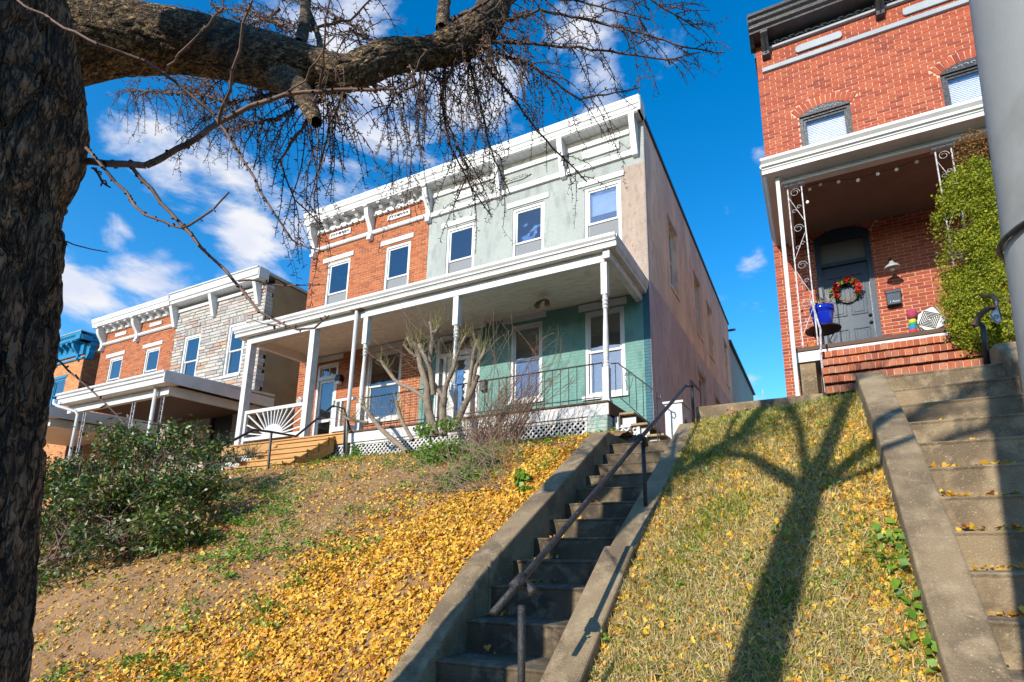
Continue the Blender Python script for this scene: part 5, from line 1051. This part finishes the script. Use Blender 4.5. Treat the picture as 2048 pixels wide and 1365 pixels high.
pathseg([(170, 296, .8), (215, 345, .85), (255, 385, .9), (270, 410, .9), (290, 430, .9), (345, 455, .95), (375, 452, .95), (430, 420, 1.0), (458, 385, 1.0)], 9, 4, True, .03, 0, (.008, .014))
pathseg([(500, 0, .9), (475, 100, .95), (460, 180, 1.0), (438, 248, 1.1)], 5, 9, True, .04, 0, (.006, .012)); pathseg([(445, 15, .9), (400, 70, 1.), (360, 110, 1.), (330, 145, 1.05)], 5, 5, True, .04, 0, (.006, .01))
pathseg([(660, 0, 1.2), (650, 80, 1.25), (640, 180, 1.4)], 4, 6, True, .05); pathseg([(672, 70, 1.3), (635, 120, 1.3), (610, 160, 1.35), (565, 192, 1.35)], 4, 5, True, .05)
pathseg([(478, 565, 1.2), (520, 562, 1.25), (570, 572, 1.3), (650, 570, 1.35)], 5, 2, True, .05); pathseg([(118, 482, .95), (150, 488, 1.), (216, 505, 1.1)], 4, 2, True, .06); pathseg([(95, 705, .95), (150, 755, .95), (230, 825, 1.0), (250, 850, 1.0)], 5, 3, True, .06)
pathseg([(560, 650, 1.2), (530, 650, 1.2), (505, 640, 1.2)], 3, 2, True, .06); pathseg([(190, 340, 1.0), (205, 365, 1.0), (220, 375, 1.)], 6, 4, True, .03); pathseg([(790, 178, 1.5), (830, 140, 1.55), (855, 100, 1.6)], 5, 2, True, .05)
seg_tubes(segs, 'shoots', M['shoot'], gt, kind='stuff', n=6)
# dead curled leaves still caught in the limb's knuckles
def leaves(P, size, name, m, parent=None, flat=.0, kind='stuff', normal=None, aspect=.7, fold=.25, tints=None):
    """one folded leaf (2 quads -> 4 tris) per point"""
    n = len(P); P = np.asarray(P); s_ = size*RNG.uniform(.6, 1.35, (n, 1))
    u_ = RNG.normal(size=(n, 3)); u_ /= np.linalg.norm(u_, axis=1, keepdims=True)
    if normal is not None:
        nn = np.asarray(normal)+RNG.normal(size=(n, 3))*flat; nn /= np.linalg.norm(nn, axis=1, keepdims=True); u_ -= nn*(u_*nn).sum(1, keepdims=True); u_ /= np.linalg.norm(u_, axis=1, keepdims=True); w_ = np.cross(nn, u_)
    else: w_ = np.cross(u_, RNG.normal(size=(n, 3))); w_ /= np.linalg.norm(w_, axis=1, keepdims=True); nn = np.cross(u_, w_)
    a = P; b = P+u_*s_*.55+w_*s_*aspect*.5+nn*s_*fold*.5; c = P+u_*s_; d = P+u_*s_*.55-w_*s_*aspect*.5+nn*s_*fold*RNG.uniform(-1, 1, (n, 1))
    V = np.stack([a, b, c, d], 1).reshape(-1, 3); k = np.arange(n)*4; Fc = np.stack([np.stack([k, k+1, k+2], 1), np.stack([k, k+2, k+3], 1)], 1).reshape(-1, 3)
    t = np.repeat((tints if tints is not None else RNG.uniform(.02, 1, n)), 2); return rawmesh(name, V, Fc, 3, m, parent, tint=t, kind=kind)
def fans(P, size, name, m, normal, flat=.35, parent=None, kind='stuff'):
    """ginkgo fan leaves: narrow stalk point opening into a notched fan"""
    n = len(P); P = np.asarray(P); s_ = size*RNG.uniform(.5, 1.45, (n, 1)); nn = np.asarray(normal)+RNG.normal(size=(n, 3))*flat; nn /= np.linalg.norm(nn, axis=1, keepdims=True)
    u_ = RNG.normal(size=(n, 3)); u_ -= nn*(u_*nn).sum(1, keepdims=True); u_ /= np.linalg.norm(u_, axis=1, keepdims=True); w_ = np.cross(nn, u_); cu = RNG.uniform(-.15, .6, (n, 1))
    P = P+nn*.008
    pts_ = [P, P+u_*s_*.72-w_*s_*.55+nn*s_*cu, P+u_*s_*.95-w_*s_*.22+nn*s_*cu*.4, P+u_*s_*.78, P+u_*s_*.95+w_*s_*.22+nn*s_*cu*.4, P+u_*s_*.72+w_*s_*.55+nn*s_*cu*RNG.uniform(-.4, 1.2, (n, 1))]
    V = np.stack(pts_, 1).reshape(-1, 3); k = np.arange(n)*6; Fc = np.stack([np.stack([k, k+i, k+i+1], 1) for i in (1, 2, 3, 4)], 1).reshape(-1, 3)
    return rawmesh(name, V, Fc, 3, m, parent, tint=np.repeat(np.where(RNG.random(n) < .2, RNG.uniform(.8, 1, n), RNG.uniform(.02, .8, n)), 4), kind=kind)
kp = [A(u+RNG.normal()*14, v+RNG.normal()*16, Y=y+RNG.normal()*.04) for (u, v, y) in [(930, 60, 2.1)]*60+[(960, 100, 2.15)]*35+[(640, 205, 1.6)]*30+[(700, 190, 1.75)]*18+[(990, 130, 2.2)]*15]
leaves(kp, .028, 'clinging_leaves', M['dead'], gt)

# tree behind the camera: its forked trunk shades the lawn and stairs
bt_ = thing('street_tree', 'bare forked street tree standing behind the viewpoint', 'tree', (-1.45, -1.5, -1.6))
def simple_tree(base, tips, par, r):
    f = Vector(base)
    MB().tube([f, f+Vector((.03, 0, 2.)), f+Vector((.06, 0, 4.2)), f+Vector((.1, .02, 5.0))], [r*1.25, r*1.05, r*.95, r*.8], 14).build('trunk', M['bark'], par, smooth=True)
    top = f+Vector((.1, .02, 4.9))
    for (dx, dy, dz, rr) in tips:
        e = top+Vector((dx, dy, dz)); m_ = top.lerp(e, .5)+Vector((0, 0, .25)); MB().tube([top, m_, e], [rr, rr*.8, rr*.45], 10).build('branch', M['bark'], par, smooth=True)
        for k in range(26): a = m_.lerp(e, random.random()*1.1); d = (e-m_).normalized()+Vector((random.uniform(-.9, .9), random.uniform(-.9, .9), random.uniform(-.5, .8))); segs.append((a, a+d*.5, .018, .01)); segs.append((a+d*.5, a+d*.5+Vector((random.uniform(-.3, .3), random.uniform(-.3, .3), random.uniform(-.2, .4))), .01, .004))
segs = []
simple_tree((-1.53, -1.5, -1.7), [(1.2, .2, 1.4, .08), (-1.4, .1, 1.1, .09), (.15, 0, 2.4, .10), (2.1, .3, .8, .05), (-.6, .2, 2.2, .06)], bt_, .15)
seg_tubes(segs, 'twigs', M['twig'], bt_, kind='stuff', n=4)

# unseen row houses added across the street to cut sky light behind the viewpoint
oc = [(.30, .09, .05), (.36, .30, .22), (.26, .08, .05), (.30, .28, .26), (.33, .13, .07), (.28, .09, .06), (.35, .3, .25), (.3, .1, .06), (.28, .2, .15), (.3, .1, .06), (.33, .28, .2)]
ol = ['dark red', 'buff', 'maroon', 'grey', 'orange', 'brown red', 'cream', 'rust red', 'tan', 'brick red', 'sand']
for k, (c_, l_) in enumerate(zip(oc, ol)):
    x0_ = -46+k*7.; y_ = -21.; h_ = 6.3+.5*(k % 3)
    oh = thing('added_row_house', l_+' row house across the street, unseen and added to cut sky light', 'house', (x0_+3.5, y_, -1.6), 'unseen row houses added to cut sky light'); om = mat(l_+' wall', c_, tuple(q*.8 for q in c_), 2, .9, .4)
    hs_ = [(x0_+1, x0_+2.1, -.2, 2.0), (x0_+3, x0_+4.1, -.2, 2.0), (x0_+5, x0_+6.1, -1.5, 1.4), (x0_+1, x0_+2.1, 3.2, 5.2), (x0_+3, x0_+4.1, 3.2, 5.2), (x0_+5, x0_+6.1, 3.2, 5.2)]
    MB().box(x0_+.02, x0_+6.98, y_-10, y_-.02, -1.7, h_).build('body', om, oh)
    for (a, b, c2_, d_) in hs_: w_ = MB().ring(a, b, c2_, d_, .07, y_-.02, y_+.03).build('window', M['white'], oh); MB().box(a+.07, b-.07, y_-.015, y_-.005, c2_+.07, d_-.07).build('pane', M['navy'], w_)
    MB().box(x0_, x0_+7, y_-.02, y_+.45, h_-.5, h_+.05).build('cornice', M['white'], oh)

def shrub_twigs(base, tips, r, n, spread, wander=.25):
    for _ in range(n):
        t = random.choice(tips); p = Vector(base)+Vector((random.uniform(-1, 1)*spread, random.uniform(-.6, .6)*spread, 0)); tgt = Vector(t)+Vector((random.uniform(-.22, .22), random.uniform(-.3, .3), random.uniform(-.2, .2))); L_ = (tgt-p).length; k = 9; rr = r*random.uniform(.5, 1.1); d = (tgt-p).normalized(); d = (d+Vector((0, 0, .3))).normalized()
        for i in range(k):
            d = ((tgt-p).normalized()*.55+d*.6+Vector((random.uniform(-wander, wander), random.uniform(-wander, wander), random.uniform(-wander, wander)))).normalized(); q = p+d*L_/k*1.08; r2 = rr*.9; segs.append((p, q, rr, r2))
            if random.random() < .55: e = (d+Vector((random.uniform(-1, 1), random.uniform(-.8, .8), random.uniform(-.5, 1)))).normalized(); L2 = random.uniform(.08, .28); segs.append((q, q+e*L2, r2*.6, r2*.35)); segs.append((q+e*L2*.6, q+e*L2*.6+Vector((random.uniform(-.1, .1), random.uniform(-.1, .1), random.uniform(-.05, .12))), r2*.4, r2*.25))
            p, rr = q, r2
# ---------------- pruned grey shrub-tree in front of the porch
ps = thing('pruned_tree', 'hard-pruned pale grey multi-stemmed tree in front of the green porch', 'tree', (-6.3, 7.4, 1.6))
STEMS = [([(872, 872), (859, 828), (855, 805), (852, 792)], 17, 15), ([(888, 872), (886, 828), (886, 810), (889, 796)], 15, 14), ([(915, 846), (929, 813), (943, 784), (954, 752)], 12, 11),
         ([(852, 797), (820, 777), (796, 766), (778, 745), (762, 722)], 9, 6), ([(855, 800), (853, 770), (842, 735), (838, 716), (829, 686)], 14, 9), ([(867, 790), (862, 745), (850, 715), (838, 690)], 10, 8), ([(865, 770), (860, 735), (862, 699), (865, 668), (860, 645)], 9, 7),
         ([(889, 800), (893, 770), (905, 742), (911, 720)], 10, 8), ([(900, 755), (912, 718), (925, 684), (932, 672)], 7, 5), ([(889, 798), (872, 775), (858, 755), (850, 738)], 10, 9), ([(946, 775), (952, 735), (963, 716), (970, 697)], 8, 6), ([(935, 800), (940, 760), (948, 706), (955, 682)], 9, 6),
         ([(815, 905), (768, 864), (747, 840), (737, 825), (724, 812)], 11, 6), ([(736, 846), (712, 842), (700, 840), (688, 833)], 6, 5), ([(826, 881), (804, 842), (797, 820), (793, 803)], 8, 6), ([(829, 700), (822, 690), (815, 676)], 7, 6), ([(832, 715), (818, 702), (808, 690)], 6, 5), ([(865, 668), (874, 660), (878, 652)], 6, 5)]
ends = []
segs = []
for k, (pp_, w0, w1) in enumerate(STEMS):
    Y_ = 7.35+.18*math.sin(k*2.3) if k > 2 else 7.35
    q = [pxr(u, v, 7.35+(Y_-7.35)*min(1, i/2), w0+(w1-w0)*i/(len(pp_)-1)) for i, (u, v) in enumerate(pp_)]
    barked([p for p, r in q], [r for p, r in q], 26, 14, .004, 'stem', M['greybark'], ps, freq=20); e = q[-1][0]; ends.append((e, (q[-1][0]-q[-2][0]).normalized()))
    MB().lathe(e.x, e.y, [(q[-1][1]*1.02, e.z-.002), (q[-1][1]*.7, e.z+.012), (.001, e.z+.02)], 10).build('cut_end', M['cutwood'], ps)
for e, d in ends[3:]:
    for _ in range(15):
        a = e-d*random.uniform(0, .3); v = Vector((random.uniform(-.7, .7), random.uniform(-.6, .6), random.uniform(.5, 1.3))).normalized(); L_ = random.uniform(.10, .38); m_ = a+v*L_*.5; segs.append((a, m_, .006, .0045)); segs.append((m_, m_+(v+Vector((0, 0, .5))).normalized()*L_*.5, .0045, .003))
seg_tubes(segs, 'young_shoots', M['lshoot'], ps, kind='stuff', n=4)
segs = []
for e, d in ends:
    for _ in range(5): shrub_twigs(e-d*random.uniform(.1, .7), [e+Vector((random.uniform(-.5, .5), random.uniform(-.3, .1), random.uniform(-.3, .4)))], .006, 1, .02, .3)
seg_tubes(segs, 'side_twigs', M['greybark'], ps, kind='stuff', n=4)
# green foliage at its foot
def blobpts(lst, n):
    out = []
    wts = np.array([r[3]*r[4]*r[5] for r in lst]); wts = wts/wts.sum()
    for (cx, cy, cz, rx, ry, rz), q in zip(lst, wts):
        k = int(n*q); u_ = RNG.normal(size=(k, 3)); u_ /= np.linalg.norm(u_, axis=1, keepdims=True); rad = RNG.uniform(.0, 1, (k, 1))**.45; out.append(np.array([cx, cy, cz])+u_*rad*np.array([rx, ry, rz]))
    return np.concatenate(out)
def clumpy(lst, n, k, r, thr=-.18):
    c_ = blobpts(lst, n//k); c_ = c_[[noise.noise(Vector(p)*1.9) > thr for p in c_]]; m_ = len(c_); kk = k
    return (c_[:, None, :]+RNG.normal(0, r, (m_, kk, 3))).reshape(-1, 3)
def cl(lst):   # (u, v, Y, rx, ry, rz)
    return [(*A(u, v, Y=y), a, b, c) for (u, v, y, a, b, c) in lst]
gs = thing('green_shrub', 'small bright green leafy shrub at the foot of the pruned tree', 'shrub', (-6.3, 7.0, 1.4))
leaves(blobpts(cl([(870, 910, 6.35, .36, .25, .20), (905, 900, 6.5, .32, .25, .18), (925, 960, 5.7, .28, .22, .18), (900, 985, 5.5, .22, .2, .12), (850, 862, 7.0, .22, .2, .14), (900, 850, 6.9, .28, .2, .12), (960, 925, 6.1, .26, .22, .18), (975, 985, 5.6, .2, .2, .12)]), 4200), .048, 'foliage', M['weed'], gs)
nt_ = thing('leafy_sapling', 'small nettle-like green plant against the left stair wall', 'plant', (-3.1, 5.6, .7)); leaves(blobpts(cl([(1043, 962, 5.5, .09, .08, .13), (1050, 988, 5.35, .11, .08, .10)]), 190), .075, 'foliage', M['weed'], nt_)
# tangled brown brush right of the tree
br = thing('brown_brush', 'tangle of bare brown twigs right of the pruned tree', 'shrub', (-4.6, 6.8, 1.4)); segs = []
b0 = A(985, 905, Y=7.2); tips = [A(u, v, Y=y) for u, v, y in [(1005, 650, 7.3), (1060, 740, 7.2), (1100, 690, 7.3), (1120, 745, 7.2), (975, 790, 7.2), (930, 830, 7.0), (1040, 800, 7.2), (1080, 790, 7.3), (900, 840, 7.0), (1010, 760, 7.3)]]
shrub_twigs(b0, tips, .009, 170, .5, .34); seg_tubes(segs, 'twigs', mat('reddish brown twig bark', (.16, .085, .05), (.24, .15, .10), 12, .9), br, kind='stuff', n=4)
segs = []
b0 = A(955, 985, Y=5.6); tips = [A(u, v, Y=y) for u, v, y in [(820, 1000, 5.3), (880, 1030, 5.1), (1000, 1000, 5.5), (930, 870, 6.3), (860, 920, 6.0), (1030, 890, 6.3), (990, 900, 6.2), (800, 950, 5.7), (900, 860, 6.6), (1010, 850, 6.6)]]
db = thing('dry_brush', 'pale dead twiggy brush on the bank under the tree', 'shrub', (-4.6, 6.2, 1.0)); shrub_twigs(b0, tips, .006, 170, .55, .4); seg_tubes(segs, 'twigs', mat('dead twig', (.33, .24, .16), (.22, .15, .10), 12, .9), db, kind='stuff', n=3)

# ---------------- evergreen bush on the left
eb = thing('evergreen_bush', 'large dark evergreen bush with glossy leaves left of the bank', 'bush', (-9.2, 4.6, 0))
EB = cl([(300, 900, 4.9, .95, .6, .38), (360, 880, 4.9, .65, .6, .22), (400, 905, 4.8, .35, .4, .16), (230, 870, 5.0, .45, .4, .16), (140, 960, 4.6, 1.0, .6, .38), (220, 1000, 4.3, 1.1, .6, .38), (340, 980, 4.5, .95, .6, .36), (120, 1070, 4.1, .9, .5, .35), (250, 1080, 4.0, .75, .5, .30), (330, 1060, 4.1, .6, .5, .25), (120, 1150, 3.7, .7, .4, .25), (60, 1020, 4.4, .8, .6, .4), (470, 960, 4.9, .35, .4, .15), (420, 1000, 4.6, .4, .4, .18)])
leaves(clumpy(EB, 34000, 16, .075, -.12), .075, 'foliage', M['bush'], eb, aspect=.42); leaves(clumpy(EB, 6000, 20, .08, -.05), .06, 'dead_leaves', M['dead'], eb, aspect=.4)
segs = []; b0 = Vector((-9.0, 4.3, -.15)); tips = [Vector(e[:3]) for e in EB]; shrub_twigs(b0, tips, .013, 150, 1.1, .35); seg_tubes(segs, 'twigs', M['shoot'], eb, kind='stuff', n=4)
# yucca / dry grass clump near wooden steps
yc = thing('spiky_plant', 'clump of spiky grey green leaves beside the wooden steps', 'plant', A(450, 930, Y=6.9)); segs = []
for (u, v, y, n) in [(440, 925, 6.9, 60), (470, 925, 7.0, 60), (500, 915, 7.2, 50)]:
    c_ = A(u, v, Y=y)
    for _ in range(n): d = Vector((random.uniform(-.7, .7), random.uniform(-.7, .7), random.uniform(.3, 1.2))).normalized(); L_ = random.uniform(.15, .42); segs.append((c_+Vector((random.uniform(-.15, .15), random.uniform(-.1, .1), 0)), c_+d*L_, .008, .002))
seg_tubes(segs, 'blades', mat('dull grey green blade', (.20, .17, .10), (.14, .14, .07), 9, .8), yc, kind='stuff', n=3)
# ivy on lattice / foot of steps
iv = thing('ivy', 'low ivy at the foot of the lattice beside the wooden steps', 'ivy', A(700, 900, Y=8.0))
leaves(blobpts(cl([(705, 900, 8.05, .12, .05, .25), (715, 905, 8.05, .14, .05, .22), (640, 930, 7.6, .7, .25, .08), (580, 945, 7.2, .55, .25, .08), (680, 925, 7.8, .4, .2, .08)]), 1500), .05, 'foliage', M['weed'], iv)
# conifer at the right
cf = thing('conifer', 'yellow green conifer with browned top between the porch and the grey pole', 'shrub', (2.15, 7.4, 1.7))
CF_ = cl([(1945, 390, 7.4, .34, .3, .45), (1935, 450, 7.4, .36, .3, .45), (1950, 520, 7.35, .38, .3, .5), (1955, 600, 7.3, .36, .3, .5), (1970, 660, 7.2, .30, .28, .35), (1915, 450, 7.4, .22, .2, .3), (1925, 540, 7.35, .22, .2, .4), (1940, 620, 7.3, .2, .2, .3)])
leaves(clumpy(CF_, 90000, 34, .036, -.30), .030, 'foliage', M['arbor'], cf, aspect=.4, fold=.5)
leaves(blobpts(cl([(1945, 300, 7.4, .22, .2, .28), (1928, 330, 7.4, .14, .15, .15)]), 900), .045, 'brown_foliage', M['arborb'], cf, aspect=.3)
MB().tube([(2.3, 7.4, 1.7), (2.3, 7.4, 4.6)], [.05, .02], 8).build('trunk', M['bark'], cf)
# wreath greens, pot plant
th = RNG.uniform(0, 2*math.pi, 260); wp_ = np.stack([cx_+(rw_+RNG.normal(0, .025, 260))*np.cos(th), 9.95-RNG.uniform(0, .03, 260), cz_+(rw_+RNG.normal(0, .025, 260))*np.sin(th)], 1)
wp_ = wp_[(th > 5.5) | (th < 3.9)]; leaves(wp_, .06, 'greenery', M['weed'], wr, kind=None)
for (ang, n_) in ((1.5, 26), (2.6, 26), (3.0, 20), (.15, 20), (.75, 14), (3.6, 16), (5.9, 14)):
    c_ = np.array([cx_+rw_*math.cos(ang), 9.93, cz_+rw_*math.sin(ang)]); leaves(c_+np.array([0, -.03, 0])+RNG.normal(0, .02, (n_*2, 3))*np.array([1, .4, 1]), .05, 'red_flower', M['redleaf'], wr, kind=None)
leaves(np.array([.31, 8.40, 3.55])+RNG.normal(0, .05, (60, 3))*np.array([1.6, 1, .8]), .08, 'dry_plant', M['dead'], pot, kind=None).location = -pot.location

# ================================================================== GROUND COVER
def nrm(fn, P):
    e = .05; gx = np.array([(fn(y, x+e)-fn(y, x-e))/(2*e) for x, y, z in P]); gy = np.array([(fn(y+e, x)-fn(y-e, x))/(2*e) for x, y, z in P]); n_ = np.stack([-gx, -gy, np.ones(len(P))], 1); return n_/np.linalg.norm(n_, axis=1, keepdims=True)
def scatter(x0, x1, y0, y1, n, fn, dens, amp=.05):
    X = RNG.uniform(x0, x1, n); Y = RNG.uniform(y0, y1, n); R_ = RNG.random(n); out = []
    for x, y, r in zip(X, Y, R_):
        if r < dens(x, y): out.append((x, y, fn(y, x)+amp*noise.noise(Vector((x*1.7, y*1.7, 0)))+amp*.5*noise.noise(Vector((x*6, y*6, 3)))))
    return np.array(out)
def sm(a, b, t): t = min(1, max(0, (t-a)/(b-a))); return t*t*(3-2*t)
def n2(x, y, f, s=0.): return noise.noise(Vector((x*f, y*f, s)))
fL = lambda y, x: gL(y, x)
def dy(x, y):   # yellow leaf density on the left bank
    thr = float(np.interp(y, [2.6, 3.0, 3.9, 5.0, 6.2], [-5.1, -4.7, -4.1, -3.4, -3.1]))
    d = sm(thr-1.6, thr+.2, x+.5*n2(x, y, 1.1, 31))*1.2+.07+.20*sm(.0, .5, n2(x, y, .9, 2))*sm(-11, -6, x)
    if y > 6.6: d = .12+.2*sm(-4.2, -3, x)
    return min(1, d)*(1 if n2(x, y, 3., 7) > -.35 else .4)
P = scatter(-12, -2.86, 2.5, 8.0, 190000, fL, dy); fans(P, .035, 'yellow_leaves', M['ginkgo'], nrm(fL, P), .45)
P = scatter(-13, -2.86, 2.6, 8.05, 16000, fL, lambda x, y: .12+.8*sm(5.6, 7.2, y)+.3*sm(.0, .4, n2(x, y, 1.2, 5))); leaves(P, .045, 'brown_leaves', M['dead'], None, .5, normal=nrm(fL, P), fold=.5)
def clumps(x0, x1, y0, y1, n, fn, k, rad, size, name, dens=lambda x, y: 1.):
    c_ = scatter(x0, x1, y0, y1, n, fn, dens); P = []
    for q in c_: kk = max(3, int(random.gauss(k, k*.5))); r = rad*random.uniform(.5, 1.5); P.append(q+RNG.normal(size=(kk, 3))*np.array([r, r, r*.3])+np.array([0, 0, .035]))
    P = np.concatenate(P); return leaves(P, size, name, M['weed'], None, .9, normal=nrm(fn, P), aspect=.5)
clumps(-12, -2.9, 2.8, 7.9, 1500, fL, 30, .09, .045, 'weeds', lambda x, y: .22+.78*sm(-.05, .3, n2(x, y, .8, 9))-.8*sm(-5, -3.8, x)*sm(6, 4, y))
def blades(P, h, name, m, normal, w=.004, lean=.6):
    n = len(P); d = normal*.4+np.array([0, 0, .6])+RNG.normal(size=(n, 3))*lean; d /= np.linalg.norm(d, axis=1, keepdims=True); L_ = h*RNG.uniform(.5, 1.5, (n, 1)); s_ = np.cross(d, RNG.normal(size=(n, 3))); s_ /= np.linalg.norm(s_, axis=1, keepdims=True)
    m1 = P+d*L_*.55; tip = P+d*L_+np.array([0, 0, -1])*L_*RNG.uniform(0, .5, (n, 1)); V = np.stack([P-s_*w, P+s_*w, m1+s_*w*.8, m1-s_*w*.8, tip], 1).reshape(-1, 3); k = np.arange(n)*5
    Fc = np.stack([np.stack([k, k+1, k+2], 1), np.stack([k, k+2, k+3], 1), np.stack([k+3, k+2, k+4], 1)], 1).reshape(-1, 3); return rawmesh(name, V, Fc, 3, m, None, tint=np.repeat(RNG.uniform(.02, 1, n), 3), kind='stuff')
def gRf(y, x): return gR(y, x)
P = scatter(-1.44, .52, 2.5, 7.15, 90000, gRf, lambda x, y: .8+.2*n2(x, y, 2, 3), .03); blades(P, .075, 'dry_grass', M['grassd'], nrm(gRf, P), .0034, .9)
P = scatter(-1.44, .52, 2.5, 7.15, 60000, gRf, lambda x, y: .12+.9*sm(.05, .45, n2(x, y, 1.6, 13))+.45*sm(5.0, 6.8, y), .03); blades(P, .075, 'green_grass', M['grassg'], nrm(gRf, P), .0036, .7)
P = scatter(-12, -2.86, 2.6, 8, 70000, fL, lambda x, y: .15+.6*sm(0, .4, n2(x, y, .9, 21)), .05); blades(P, .05, 'dry_bank_grass', M['grassd'], nrm(fL, P), .004, .9)
def dR(x, y):
    d = .10+.36*sm(4.0, 5.6, y)+.9*sm(.05, .45, x+.12*n2(x, y, 2, 4))*sm(3.2, 4.0, y)*sm(6.2, 5.4, y)+.35*sm(-1.1, -1.4, x)*sm(3.2, 4.2, y)
    return min(1, d)*(1 if n2(x, y, 4, 7) > -.3 else .45)
P = scatter(-1.43, .50, 2.6, 7.1, 46000, gRf, dR, .03); fans(P, .036, 'yellow_leaves', M['ginkgo'], nrm(gRf, P), .5)
clumps(-1.4, .45, 2.8, 7, 60, gRf, 14, .05, .04, 'weeds')
def dk(x, y): return 1.
P = scatter(.34, .50, 3.25, 4.4, 26, gRf, dk, .03); PP_ = np.concatenate([p+RNG.normal(size=(7, 3))*np.array([.06, .07, .03])+np.array([0, 0, .03]) for p in P]); leaves(PP_, .062, 'ivy_leaves', M['weed'], None, .5, normal=nrm(gRf, PP_), aspect=.75)
# leaves on treads
PS = []
for i in range(1, 13):
    for _ in range(int(14+34*(i in (5, 6, 7, 8, 9)))): PS.append((RNG.uniform(.80, 1.75), RY[i-1]-abs(RNG.normal())*.05-.01, RZ[i]+.012))
for i in range(5, 13):
    for _ in range(7): PS.append((-2.54+abs(RNG.normal())*.16, SY[i-1]-abs(RNG.normal())*.06, SZ[i]+.012))
PS = np.array(PS); fans(PS, .045, 'step_leaves', M['ginkgo'], np.tile([0, 0, 1.], (len(PS), 1)), .5)
# rubble under the retaining wall
P = np.stack([RNG.uniform(-1.0, .1, 260), 7.14-abs(RNG.normal(0, .06, 260)), RNG.uniform(1.60, 1.72, 260)], 1); leaves(P, .07, 'leaf_litter', M['dead'], None, fold=.6)
